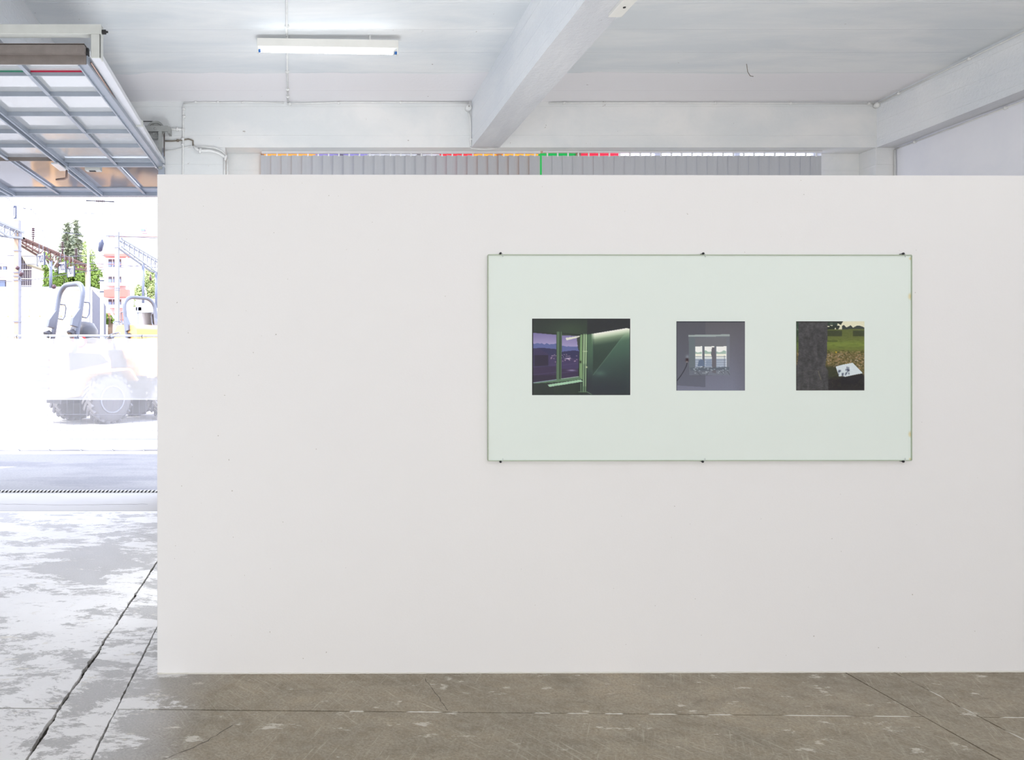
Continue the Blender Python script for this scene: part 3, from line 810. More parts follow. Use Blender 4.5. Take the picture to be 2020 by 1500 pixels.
print_sheet(picture_tree_and_sheet(), 1569.7, 634.2, 1704.8, 770.6, gp, 'print of a tree trunk and a white sheet lying on grass')
M['clip'] = plain('dark steel clip', rgb(44, 44, 50), 0.35, 0.7)
M['clearclip'] = plain('clear plastic hook', rgb(206, 210, 212), 0.15)
for (px, top) in ((985, 1), (1384, 1), (1779, 1), (985, 0), (1383, 0), (1779, 0)):
    u, z = S(px, 503 if top else 908.5); sg = 1 if top else -1
    c = MB(); c.lathe([(0.0048, 0.0), (0.0055, 0.002), (0.0055, 0.007), (0.003, 0.009), (0.0, 0.009)], pt(u, -0.019, z + sg * 0.005), -pn, 10)
    c.lathe([(0.002, 0.0), (0.002, 0.022)], pt(u, 0.0, z + sg * 0.005), -pn, 8)
    cl = c.build('clip', M['clip'], gp, True)
    h = MB(); h.tube([pt(u + 0.003, -0.021, z + sg * 0.005), pt(u + 0.010, -0.022, z + sg * 0.004), pt(u + 0.0125, -0.0215, z - sg * 0.004), pt(u + 0.0125, -0.021, z - sg * 0.012)], 0.0016, 6)
    h.build('hook', M['clearclip'], cl, True)

# ------------------------------------------------------------------ fluorescent batten lamp
s0 = 213.5
la = W(507, 77, s0 + 0.9); lb = W(784.5, 77, s0 - 0.9)
zt = 1.572 + (710 - 77.3) / s0; zbm = 1.572 + (710 - 93.5) / s0
lamp = thing('batten_lamp', ((la.x + lb.x) / 2, la.y, zt), 'white batten lamp with one lit fluorescent tube under the ceiling', 'lamp')
xa, xb, yl = la.x, lb.x, (la.y + lb.y) / 2
def lam(x):                       # slight droop to the right as it hangs
    return -0.021 * (x - xa) / (xb - xa)
m = MB(); hw = 0.032
vs = [(x, y, z + lam(x)) for x in (xa, xb) for (y, z) in ((yl - hw, zbm), (yl - hw, zt), (yl + hw, zt), (yl + hw, zbm))]
m.add(vs, [(0, 1, 2, 3), (7, 6, 5, 4), (0, 4, 5, 1), (1, 5, 6, 2), (2, 6, 7, 3), (3, 7, 4, 0)])
m.build('housing', M['batten'], lamp, bevel=0.004)
ztu = 1.572 + (710 - 100.5) / s0
for x, sg in ((xa, 1), (xb, -1)):
    m = MB(); z1 = lam(x); m.box(min(x, x + sg * 0.012), max(x, x + sg * 0.012), yl - 0.03, yl + 0.02, ztu - 0.022 + z1, zbm + z1 + 0.001)
    h = m.build('lamp_holder', M['batten'], lamp, bevel=0.003)
t0 = Vector((xa + 0.034, yl - 0.004, ztu + lam(xa))); t1 = Vector((xb - 0.050, yl - 0.004, ztu + lam(xb)))
tb = MB().tube([t0, t1], 0.0135, 16).build('tube', M['tube'], lamp, True)
MB().tube([Vector((xa + 0.012, t0.y, t0.z)), t0], 0.0135, 14).build('tube_cap', M['bluecap'], lamp, True)
MB().tube([t1, t1 + Vector((0.018, 0, 0))], 0.0125, 14).build('tube_end', M['metalcap'], lamp, True)
MB().tube([t1 + Vector((0.018, 0, 0)), Vector((xb - 0.012, t1.y, t1.z))], 0.0135, 14).build('tube_cap', M['bluecap'], lamp, True)
for x in (xa + 0.28, xb - 0.26):
    MB().tube([(x, yl, zt + lam(x) - 0.01), (x, yl, ceil_z(yl) + 0.002)], 0.008, 8).build('hanger', M['conduit'], lamp, True)

# ------------------------------------------------------------------ window and vertical blinds
wx0, wx1, wz0, wz1 = -0.506, 6.07, 1.95, 4.2
win = struct(thing('window_1', (wx0, YW + 0.08, wz0), None, None), 'wide window band behind the vertical blinds')
m = MB()
m.box(wx0, wx1, YW + 0.075, YW + 0.12, wz0, wz0 + 0.06); m.box(wx0, wx1, YW + 0.075, YW + 0.12, wz1 - 0.04, wz1)
for i in range(8):
    x = wx0 + (wx1 - wx0) * i / 7; m.box(max(wx0, x - 0.03), min(wx1, x + 0.03), YW + 0.075, YW + 0.12, wz0, wz1)
m.build('window_frame', M['rail_white'], win)
def film(name, c):
    return glass_mat(name, c, 0.05, 0.55, c)
pane_cols = [(0.9, 0.55, 0.20), (0.45, 0.42, 0.62), (0.62, 0.62, 0.62), (0.85, 0.14, 0.18), (0.95, 0.56, 0.16), (0.10, 0.50, 0.22), (0.85, 0.16, 0.22), (0.97, 0.97, 1.0)]
edges = [515, 622, 725, 868, 936, 1063, 1146, 1222, 1620]
for c, e0, e1 in zip(pane_cols, edges[:-1], edges[1:]):
    x0 = (e0 - 600) / 168 * 1.008; x1 = (e1 - 600) / 168 * 1.008
    MB().box(x0, min(x1, wx1), YW + 0.094, YW + 0.098, wz0 + 0.05, wz1 - 0.005).build('pane', film('coloured window film', c), win)
M['rail_blind'] = plain('pale blind headrail', rgb(208, 208, 210), 0.5)
def slat_mat():
    m = bpy.data.materials.new('grey blind fabric'); m.use_nodes = True; T = NT(m); T.t.nodes.clear()
    o = T.n('ShaderNodeOutputMaterial'); d = T.n('ShaderNodeBsdfDiffuse'); tl = T.n('ShaderNodeBsdfTranslucent')
    c = mix(T, noise(T, mapped(T), 90, 2), rgb(186, 188, 193), rgb(192, 194, 199)); T.l(c, d.inputs[0]); tl.inputs[0].default_value = (0.6, 0.6, 0.6, 1)
    ms = T.n('ShaderNodeMixShader'); ms.inputs[0].default_value = 0.06; T.l(d.outputs[0], ms.inputs[1]); T.l(tl.outputs[0], ms.inputs[2]); T.l(ms.outputs[0], o.inputs[0])
    return m
M['slat'] = slat_mat()
sb = 170.0
def blind(p0, p1, n, ang, label, py_slat=306.6, py_rail=303.4):
    xa = (p0 - 600) / sb; xb = (p1 - 600) / sb; y = F / sb; pitch = (xb - xa) / n
    zt = EYE + (710 - py_slat) / sb; zr0 = EYE + (710 - py_rail) / sb
    root = thing('vertical_blind', ((xa + xb) / 2, y, 2.05), label, 'blind')
    MB().box(xa, xb, y - 0.02, y + 0.02, zr0, ZS - 0.002).build('headrail', M['rail_blind'], root)
    for i in range(n):
        xc = xa + pitch * (i + 0.5); a = math.radians(ang); hw = pitch * (0.545 if ang < 8 else 0.585)
        d = Vector((math.cos(a), math.sin(a), 0)) * hw; nn = Vector((-d.y, d.x, 0)).normalized() * 0.0006
        # a slat has a slight curve across its width
        m = MB(); pr = []
        for t in np.linspace(-1, 1, 5):
            pr.append(Vector((xc, y, 0)) + d * t + nn * (8 * (1 - t * t)))
        q = [p for p in pr] + [p + nn * 2 for p in reversed(pr)]
        m.prism([(p.x, p.y, 1.97) for p in q], (0, 0, zt - 1.97))
        sl = m.build('slat', M['slat'], root)
        MB().box(xc - 0.008, xc + 0.008, y - 0.004, y + 0.004, zt - 0.012, zr0 + 0.001).build('carrier', M['rail_white'], sl)
    return root
blind(516, 1065.0, 27, 16, 'left grey vertical blind with tinted light between its slats')
blind(1069.5, 1620, 27, 4, 'right grey vertical blind with closed slats under a bright slot', 307.3, 301.8)

# ------------------------------------------------------------------ conduits and cables
def pipe(name, pts, r, label, cat='conduit', mat='conduit', clips=()):
    c = Vector(pts[0])
    root = thing(name, c, label, cat)
    MB().tube(pts, r, 8).build('tube', M[mat], root, True)
    for p in clips:
        p = Vector(p)
        MB().lathe([(r * 1.9, -0.012), (r * 2.1, 0), (r * 1.9, 0.012)], p, (Vector(pts[-1]) - Vector(pts[0])).normalized(), 8).build('clip', M[mat], root, True)
    return root
# along the ceiling to the lamp
def cz(x, y): return (x, y, ceil_z(y) - 0.010)
pipe('ceiling_conduit', [cz(-0.185, YB - 0.02), cz(-0.175, 7.6), cz(-0.160, yl + 0.02)], 0.0105, 'thin white conduit on the ceiling between back beam and batten lamp', clips=[cz(-0.183, 8.2), cz(-0.175, 7.55), cz(-0.18, 8.0)])
pipe('ceiling_conduit', [cz(-0.160, yl - 0.03), cz(-0.145, 6.0), cz(-0.13, 4.0), cz(-0.1, 0.0)], 0.0105, 'thin white conduit on the ceiling running from the lamp towards the viewer', clips=[cz(-0.155, 6.6)])
def bw(px, py): return W(px, py, 173.0) + Vector((0, -0.012, 0))
pipe('wall_conduit', [bw(566, 206), bw(640, 204), bw(670, 202.5), bw(800, 202.5), bw(924, 203)], 0.008, 'white conduit under the ceiling joint left of the big beam', clips=[bw(668, 204), bw(790, 203), bw(572, 206)])
pipe('wall_conduit', [bw(362, 205), bw(400, 202), bw(430, 203), bw(480, 202), bw(560, 204)], 0.006, 'thin cable under the ceiling joint above the gate pier', 'cable', clips=[bw(386, 202), bw(478, 203), bw(430, 202)])
pipe('wall_conduit', [bw(1082, 204), bw(1250, 203.5), bw(1480, 204.5), bw(1725, 205)], 0.008, 'white conduit under the ceiling joint right of the big beam', clips=[bw(1112, 204), bw(1410, 204), bw(1558, 205), bw(1712, 205)])
jb = thing('junction_box', bw(923, 215), 'small round white junction box beside the big beam', 'junction box')
MB().lathe([(0.034, 0.03), (0.036, 0.012), (0.036, -0.02), (0.030, -0.028), (0.0, -0.028)], bw(923, 214.5) + Vector((0, -0.015, 0)), (0, 1, 0), 14).build('box', M['conduit'], jb, True)
MB().lathe([(0.006, 0.0), (0.006, -0.006), (0, -0.006)], bw(923, 213) + Vector((0, -0.043, 0)), (0, 1, 0), 8).build('screw', M['conduit_dark'], jb)
pipe('wall_conduit', [bw(923, 222), bw(927, 232), bw(928, 250), bw(928, 276), bw(928, 289)], 0.009, 'short white drop conduit below the junction box', clips=[bw(928, 276)])
pipe('beam_cable', [bw(928, 290), W(930, 293, 173.5), W(957, 295, 174), W(984, 292.5, 173.5)], 0.006, 'thin cable looping under the end of the big beam', 'cable', 'conduit')
# right beam cables
def rb(px, py, x=6.53):
    s = (px - 600) / x; return Vector((x - 0.012, F / s, EYE + (710 - py) / s))
y2 = F / ((2020 - 600) / 6.53)
pipe('beam_conduit', [(6.515, YB - 0.03, ceil_z(YB) - 0.035), (6.515, 7.4, ceil_z(7.4) - 0.035), (6.515, 5.0, ceil_z(5.0) - 0.035)], 0.009, 'white conduit along the top of the right-hand beam', clips=[(6.515, 8.05, ceil_z(8.05) - .035), (6.515, 7.2, ceil_z(7.2) - .035)])
pipe('corner_conduit', [(XR - 0.012, YB - 0.02, 3.97), (XR - 0.012, 7.4, 3.985), (XR - 0.012, 5.0, 4.02)], 0.009, 'white conduit under the right-hand beam where it meets the wall', clips=[(XR - 0.012, 8.1, 3.974), (XR - .012, 7.05, 3.99)])
pipe('corner_conduit', [(XR - 0.018, YB - 0.018, 3.96), (XR - 0.018, YB - 0.018, 2.3)], 0.012, 'vertical white pipe in the back right corner', clips=[(XR - 0.018, YB - 0.018, 3.62)])
jb2 = thing('junction_box', W(1733, 205, 174), 'small painted junction box in the corner of the right-hand beam', 'junction box')
MB().lathe([(0.030, 0.03), (0.032, 0.0), (0.030, -0.018), (0.0, -0.022)], (6.51, YB - 0.035, ceil_z(YB) - 0.05), (0, 1, 0), 12).build('box', M['conduit'], jb2, True)
# pier conduits
pipe('pier_conduit', [bw(363, 206), bw(362, 215), bw(361, 345), bw(361, 420)], 0.010, 'vertical white conduit down the pier beside the gate', clips=[bw(363, 216), bw(363, 231), bw(362, 257), bw(361, 275), bw(361, 286)])
pipe('pier_conduit', [bw(334, 255), bw(345, 256), bw(361, 256)], 0.012, 'short white conduit from the pulley bracket to the pier conduit', clips=[bw(350, 256)])
pipe('pier_cable', [bw(326, 279), bw(340, 279), bw(352, 278), bw(372, 275), bw(381, 278), bw(381, 288)], 0.008, 'brownish cable crossing the pier and turning down', 'cable', 'conduit_dark', clips=[bw(351, 278)])
pipe('pier_cable', [bw(326, 298), bw(345, 297), bw(360, 293), bw(378, 289)], 0.005, 'thin sagging yellowish cable on the pier', 'cable')
# fat overpainted duct pipes bending down
pp = [bw(383, 291), bw(390, 297), bw(398, 299), bw(415, 299), bw(430, 303), bw(440, 309), bw(447, 313)]
pipe('duct_pipe', [p + Vector((0, -0.02, 0)) for p in pp], 0.016, 'thick overpainted pipe bending over the pier edge', 'pipe', clips=[bw(396, 299) + Vector((0, -.02, 0)), bw(446, 313) + Vector((0, -.02, 0))])
pp = [bw(385, 291), bw(405, 291), bw(425, 293), bw(438, 299), bw(448, 309)]
pipe('duct_pipe', [p + Vector((0, 0.0, 0)) for p in pp], 0.010, 'upper slim pipe bending over the pier edge', 'pipe')
for k, (px, lb_) in enumerate(((443, 'grey pipe running down the pier edge, next to the wall'), (449, 'grey pipe down the pier edge, outer one'))):
    pipe('drop_pipe', [bw(px, 312), bw(px, 345), bw(px, 480)], 0.013, lb_, 'pipe')
# thin wire hanging from the ceiling
yw = 7.35
def cw(px, py):
    s = 200.0; return W(px, py, s)
zz = ceil_z(F / 196); 
def hw_(px, py): return W(px, py, 196)
pipe('hanging_wire', [(hw_(1472, 120).x, F / 196, zz + 0.01), hw_(1473, 128), hw_(1475, 142), hw_(1480, 150), hw_(1486, 151)], 0.003, 'rusty wire end curling down from the ceiling right of the beam', 'wire', 'conduit_dark')
# strip lamp channel fixed under the big beam
ch = thing('beam_channel', (2.2, 4.5, 4.0), 'white metal channel fixed along the edge of the big beam', 'channel')
z_ = 3.994 + 0.008 * (YB - 4.5)
MB().box(2.15, 2.245, 2.2, 5.2, z_ - 0.03, z_ - 0.0).build('channel_body', M['batten'], ch, bevel=0.003)
for y in (5.05, 4.6, 4.1):
    MB().lathe([(0.010, 0), (0.010, -0.004), (0, -0.004)], (2.2, y, z_ - 0.03), (0, 0, 1), 10).build('screw', M['black'], ch)

# ------------------------------------------------------------------ up and over gate, open overhead
ZD = 3.74
gate = thing('overhead_gate', (-3.4, 7.6, ZD), 'raised steel gate with glazed panes hanging level under the ceiling', 'gate')
def Yz(py): return F * (ZD - EYE) / (PY - py)
y_near, y_far = Yz(128), Yz(388)
stiles = [-1.625, -2.69, -3.84, -4.99, -5.42]
mull = [-2.10, -3.23, -4.40]
rails = [Yz(151), Yz(191), Yz(230), Yz(264), Yz(292)]
kink = Yz(329)
# end bars
m = MB(); m.box(-5.45, -1.60, y_near - 0.012, y_near, ZD, ZD + 0.065); m.box(-5.45, -1.60, y_near - 0.055, y_near - 0.012, ZD + 0.065, ZD + 0.13); m.box(-5.45, -1.60, y_near - 0.055, y_near + 0.02, ZD + 0.125, ZD + 0.135)
m.build('end_bar', M['door_steel_dark'], gate)['label'] = 'worn brown steel angle along the near edge of the gate'
m = MB(); m.box(-5.45, -1.60, y_far - 0.10, y_far, ZD - 0.01, ZD + 0.05); m.box(-5.45, -1.6, y_far - 0.34, y_far - 0.10, ZD + 0.03, ZD + 0.06)
m.build('end_bar', M['door_steel'], gate)
for i, x in enumerate(stiles):
    wd = 0.07 if i == 0 else 0.10
    m = MB(); m.box(x - wd / 2, x + wd / 2, y_near, y_far - 0.1, ZD + 0.005, ZD + 0.07)
    if i:
        m.box(x - 0.010, x + 0.010, y_near, y_far - 0.1, ZD - 0.035, ZD + 0.005)
        m.box(x + 0.030, x + 0.048, y_near, y_far - 0.1, ZD - 0.015, ZD + 0.006)
    else:
        m.box(x - wd / 2 - .004, x - wd / 2 + 0.008, y_near, y_far - 0.1, ZD - 0.01, ZD + 0.006)
    m.build('stile', M['door_steel'], gate, bevel=0.003)
for i, x in enumerate(mull):
    m = MB(); m.box(x - 0.016, x + 0.016, y_near, y_far - 0.1, ZD + 0.005, ZD + 0.014); m.box(x - 0.004, x + 0.004, y_near, y_far - 0.1, ZD + 0.012, ZD + 0.05)
    m.build('mullion', M['door_steel'], gate)
for i, y in enumerate(rails):
    m = MB(); m.box(-5.42, -1.64, y - 0.008, y, ZD + 0.002, ZD + 0.040); m.box(-5.42, -1.64, y - 0.002, y + 0.045, ZD + 0.030, ZD + 0.040)
    rl = m.build('rail', M['door_steel'], gate)
    if i == 0:
        MB().box(-2.09, -1.66, y - 0.012, y - 0.008, ZD + 0.030, ZD + 0.046).build('seal', M['redseal'], rl)
        MB().box(-2.64, -2.115, y - 0.012, y - 0.008, ZD + 0.030, ZD + 0.046).build('seal', M['greenseal'], rl)
# deep lower rail of the wicket leaf and the plain rail of the fixed leaves
m = MB(); m.box(-2.64, -1.66, kink - 0.03, kink + 0.01, ZD - 0.005, ZD + 0.055); m.box(-2.64, -1.66, kink - 0.16, kink - 0.03, ZD + 0.03, ZD + 0.05); m.box(-2.64, -1.66, kink - 0.175, kink - 0.16, ZD + 0.008, ZD + 0.05)
m.build('wicket_rail', M['door_steel'], gate, bevel=0.003)
yk2 = Yz(318)
m = MB(); m.box(-5.42, -2.74, yk2 - 0.01, yk2, ZD, ZD + 0.045); m.box(-5.42, -2.74, yk2, yk2 + 0.05, ZD + 0.035, ZD + 0.045)
m.build('rail', M['door_steel_dark'], gate)
# glass panes, each one its own
xs = sorted(stiles + mull); ys_r = [y_near] + rails + [kink - 0.17, kink, y_far - 0.34]
ys_l = [y_near] + rails + [yk2, y_far - 0.34]
for x0, x1 in zip(xs[:-1], xs[1:]):
    ys = ys_r if x0 > -2.7 else ys_l
    for k, (y0, y1) in enumerate(zip(ys[:-1], ys[1:])):
        if y1 - y0 < 0.2 and k != 0: continue
        mt = M['door_glass_pattern'] if 6.9 < y0 < 7.9 else (M['door_glass'] if y0 < 7.9 else M['door_glass_clear'])
        MB().box(x0 + 0.012, x1 - 0.012, y0 + 0.004, y1 - 0.004, ZD + 0.041, ZD + 0.047).build('pane', mt, gate)
# lock and lever handle
lp = W(101, 323, (PY - 323) / (ZD - 0.04 - EYE)); 
m = MB(); m.box(-2.74, -2.66, kink - 0.30, kink + 0.0, ZD - 0.05, ZD - 0.03); m.box(-2.73, -2.65, kink - 0.06, kink + 0.02, ZD - 0.045, ZD + 0.005)
lk = m.build('lock_plate', M['zinc'], gate, bevel=0.003)
hb = Vector((-2.66, kink - 0.02, ZD - 0.045))
MB().tube([hb, hb + Vector((0.0, -0.0, -0.085)), hb + Vector((-0.02, 0, -0.095)), hb + Vector((-0.12, 0.0, -0.105))], [0.012, 0.014, 0.013, 0.011], 8).build('lever_handle', M['handle'], lk, True)
# small latch box on the pane below
m = MB(); m.box(-2.47, -2.30, kink + 0.02, kink + 0.12, ZD - 0.03, ZD + 0.03)
lb_ = m.build('latch_box', M['greypaint'], gate, bevel=0.003)
MB().box(-2.43, -2.36, kink + 0.05, kink + 0.09, ZD - 0.036, ZD - 0.03).build('latch_slot', M['black'], lb_)

# runner rail, near gantry
tr = thing('runner_rail', (-1.55, 7.0, 3.8), 'white steel runner rail beside the right edge of the raised gate', 'rail')
m = MB(); m.bar((-1.525, 5.36, 3.79), (-1.612, 8.30, 3.79), 0.075, 0.010); m.bar((-1.489, 5.36, 3.807), (-1.576, 8.30, 3.807), 0.006, 0.034); m.bar((-1.562, 5.36, 3.807), (-1.649, 8.30, 3.807), 0.006, 0.034)
m.build('rail_channel', M['zinc'], tr)
m = MB(); m.box(-1.622, -1.525, 6.93, 6.97, 3.778, 3.832); m.build('splice', M['greypaint'], tr)
m = MB(); m.lathe([(0.03, -0.012), (0.03, 0.012)], (-1.60, 5.42, 3.84), (1, 0, 0), 14); m.build('roller', M['black'], tr, True)
gt_ = thing('gate_gantry', (-3.4, 5.33, 3.95), 'pale grey steel gantry carrying the near end of the raised gate', 'gantry')
MB().box(-5.6, -1.462, 5.29, 5.36, 3.918, 3.990).build('crossbar', M['greypaint'], gt_, bevel=0.004)
m = MB(); m.box(-1.535, -1.465, 5.29, 5.30, 3.745, 3.918); m.box(-1.475, -1.465, 5.29, 5.36, 3.745, 3.918)
m.build('hanger_post', M['greypaint'], gt_, bevel=0.003)
m = MB(); m.lathe([(0.018, 0), (0.018, 0.03), (0.008, 0.03), (0.008, 0.045)], (-1.465, 5.32, 3.945), (1, 0, 0), 6); m.build('bolt', M['black'], gt_)
# long edge cable / rod seen between stile and rail
MB().tube([(-1.58, 5.45, 3.775), (-1.645, 8.3, 3.775)], 0.008, 6).build('pull_rod', M['handle'], gt_, True)
# pulley on its bracket
sp_ = 174.5
pc = W(307, 257, sp_)
pu = thing('gate_pulley', (pc.x, pc.y, pc.z), 'grey iron cable pulley on a bracket beside the gate', 'pulley')
MB().lathe([(0.100, -0.015), (0.104, -0.006), (0.094, 0.0), (0.104, 0.006), (0.100, 0.015), (0.080, 0.012), (0.076, 0.004), (0.0, 0.004)], pc, (0, -1, 0), 32).build('wheel', M['pulleypaint'], pu, 'auto')
m = MB()
for k in range(5):
    a = 0.5 + k * 2 * math.pi / 5
    m.lathe([(0.016, 0.0), (0.016, 0.012), (0.012, 0.014), (0.0, 0.008)], pc + Vector((0.048 * math.cos(a), -0.004, 0.048 * math.sin(a))), (0, -1, 0), 12)
m.build('boss', M['pulleypaint'], pu, True)
MB().lathe([(0.014, 0.0), (0.014, 0.06), (0.010, 0.064), (0.0, 0.064)], pc + Vector((0.004, 0, 0.0)), (0, -1, 0), 12).build('axle', M['pulleypaint'], pu, True)
a = W(285, 251, sp_); b_ = W(333, 262, sp_)
br = MB().box(a.x, b_.x, pc.y - 0.055, pc.y - 0.035, b_.z, a.z).box(b_.x - 0.006, b_.x + 0.022, pc.y - 0.05, YB + 0.01, b_.z - 0.02, a.z - 0.004).build('bracket', M['pulleypaint'], pu, bevel=0.002)
a = W(314, 262, sp_); b_ = W(321, 336, sp_)
MB().box(a.x, b_.x, pc.y - 0.054, pc.y - 0.036, b_.z, a.z).build('bracket_leg', M['pulleypaint'], pu, bevel=0.002)
a = W(324, 262, sp_); b_ = W(324, 345, sp_)
MB().tube([Vector((a.x, pc.y, a.z)), Vector((a.x, pc.y, b_.z - 0.3))], 0.008, 6).build('rod', M['door_steel_dark'], pu, True)
a = W(300, 240, sp_); MB().tube([Vector((a.x + .03, pc.y, pc.z + 0.098)), Vector((a.x - 0.5, pc.y, pc.z + 0.104))], 0.005, 6).build('cable', M['black'], pu, True)
gj = thing('gate_guide', W(318, 336, sp_), 'steel guide post at the foot of the runner rail', 'guide')
a = W(313, 310, sp_); b_ = W(325, 420, sp_)
MB().box(a.x, b_.x, pc.y - 0.03, pc.y + 0.03, b_.z, a.z).build('guide_post', M['door_steel'], gj, bevel=0.003)
a = W(306, 327, sp_); b_ = W(326, 331, sp_)
MB().box(a.x, b_.x, pc.y - 0.05, pc.y + 0.02, b_.z, a.z).build('guide_plate', M['zinc'], gj)

# ================================================================== outside
struct(MB().box(-140, 60, F / 166.7 + 0.03, 260, -0.4, -0.002).build('yard_ground', M['asphalt']), 'pale yard surface outside the open gate')
M['galv'] = plain('galvanised steel', rgb(196, 200, 208), 0.4, 0.4)
M['wire'] = plain('fence wire', rgb(84, 84, 98), 0.5, 0.3)
# construction fence
sf = 113.4; yfence = F / sf
def fence(x0, label):
    x1 = x0 + 3.5
    root = thing('construction_fence', ((x0 + x1) / 2, yfence, 0), label, 'fence')
    for x in (x0 + 0.03, x1 - 0.03):
        MB().tube([(x, yfence, 0.02), (x, yfence, 1.995)], 0.02, 8).build('post', M['galv'], root, True)
        MB().box(x - 0.11, x + 0.11, yfence - 0.3, yfence + 0.3, 0.0, 0.12).build('foot', M['asphalt'], root, bevel=0.02)
    for z in (1.99, 0.20):
        MB().tube([(x0 + 0.03, yfence, z), (x1 - 0.03, yfence, z)], 0.019, 8).build('rail', M['galv'], root, True)
    m = MB(); k = 0; x = x0 + 0.03
    while x < x1:
        m.tube([(x, yfence + 0.004, 0.2), (x, yfence + 0.004, 1.99)], 0.0024, 4); x += 0.1145
    for z in (0.34, 0.62, 0.90, 1.18, 1.46, 1.74):
        m.tube([(x0, yfence, z), (x1, yfence, z)], 0.0026, 4)
    stuff(m.build('wire_mesh', M['wire'], root))
    return root
fence(-5.76, 'galvanised mesh fence panel outside the gate behind the white banner')
def cloth_mat(name, opac, col):
    m = bpy.data.materials.new(name); m.use_nodes = True; T = NT(m); T.t.nodes.clear()
    o = T.n('ShaderNodeOutputMaterial'); d = T.n('ShaderNodeBsdfDiffuse'); d.inputs[0].default_value = (*col, 1)
    tl = T.n('ShaderNodeBsdfTranslucent'); tl.inputs[0].default_value = (*col, 1); tr_ = T.n('ShaderNodeBsdfTransparent')
    m1 = T.n('ShaderNodeMixShader'); m1.inputs[0].default_value = 0.35; T.l(d.outputs[0], m1.inputs[1]); T.l(tl.outputs[0], m1.inputs[2])
    m2 = T.n('ShaderNodeMixShader'); m2.inputs[0].default_value = opac; T.l(tr_.outputs[0], m2.inputs[1]); T.l(m1.outputs[0], m2.inputs[2]); T.l(m2.outputs[0], o.inputs[0])
    return m
M['banner'] = cloth_mat('white banner scrim', 0.34, (0.9, 0.9, 0.9))
M['scrim'] = cloth_mat('thin mesh scrim', 0.16, (0.9, 0.9, 0.92))
M['hem'] = plain('grey banner hem', rgb(176, 178, 190), 0.6)
def sheet(x0, x1, zt, zb_, y, amp, sc, seed, nx=120, nz=8):
    """hanging cloth: scalloped top between ties, soft folds"""
    rr = random.Random(seed); m = MB(); vs = []; fs = []
    ph = [rr.uniform(0, 6.3) for _ in range(4)]
    for j in range(nz + 1):
        for i in range(nx + 1):
            x = x0 + (x1 - x0) * i / nx; t = j / nz
            top = zt - sc * abs(math.sin((x - x0) * math.pi / 0.52)); z = top + (zb_ - top) * t
            yy = y + amp * (math.sin(x * 5 + ph[0] + 2 * t) * .6 + math.sin(x * 13 + ph[1]) * .4 * (1 - t))
            vs.append((x, yy, z))
    for j in range(nz):
        for i in range(nx):
            a = j * (nx + 1) + i; fs.append((a, a + 1, a + nx + 2, a + nx + 1))
    m.add(vs, fs); return m
def zf(py): return EYE + (710 - py) / sf
bn = thing('fence_banner', (-4.0, yfence - 0.04, zf(890)), 'white see-through banner tied along the mesh fence with grey eyelet hem', 'banner')
sheet(-5.74, -2.28, zf(666), zf(789), yfence - 0.045, 0.010, 0.025, 4).build('dense_cloth', M['banner'], bn, True)
sheet(-5.74, -2.28, zf(787), zf(882), yfence - 0.045, 0.008, 0.0, 4).build('thin_cloth', M['scrim'], bn, True)
m = MB(); n = 60; vs = []
for i in range(n + 1):
    x = -5.74 + 3.46 * i / n; w_ = 0.010 * math.sin(x * 4.2) + 0.008 * math.sin(x * 9)
    vs += [(x, yfence - 0.05, zf(881) + w_), (x, yfence - 0.085, zf(885) + w_), (x, yfence - 0.075, zf(890.5)), (x, yfence - 0.04, zf(890.5))]
m.add(vs, [(i * 4 + j, i * 4 + j + 1, i * 4 + j + 5, i * 4 + j + 4) for i in range(n) for j in range(3)])
hm = m.build('hem', M['hem'], bn, True)
for px in (41, 101, 163, 225, 286):
    c = Vector(((px - 600) / sf, yfence - 0.088, zf(886.5)))
    MB().lathe([(0.018, 0.0), (0.018, 0.006), (0.008, 0.006), (0.008, 0.0)], c, (0, -1, 0), 10).build('eyelet', M['galv'], hm, True)
for px in (97, 155, 218, 281, 35):
    c = Vector(((px - 600) / sf, yfence - 0.05, zf(664)))
    MB().tube([c + Vector((0, 0.03, 0.03)), c + Vector((0, -0.01, 0.0)), c + Vector((0.01, -0.01, -0.04))], 0.006, 6).build('cable_tie', M['black'], bn)

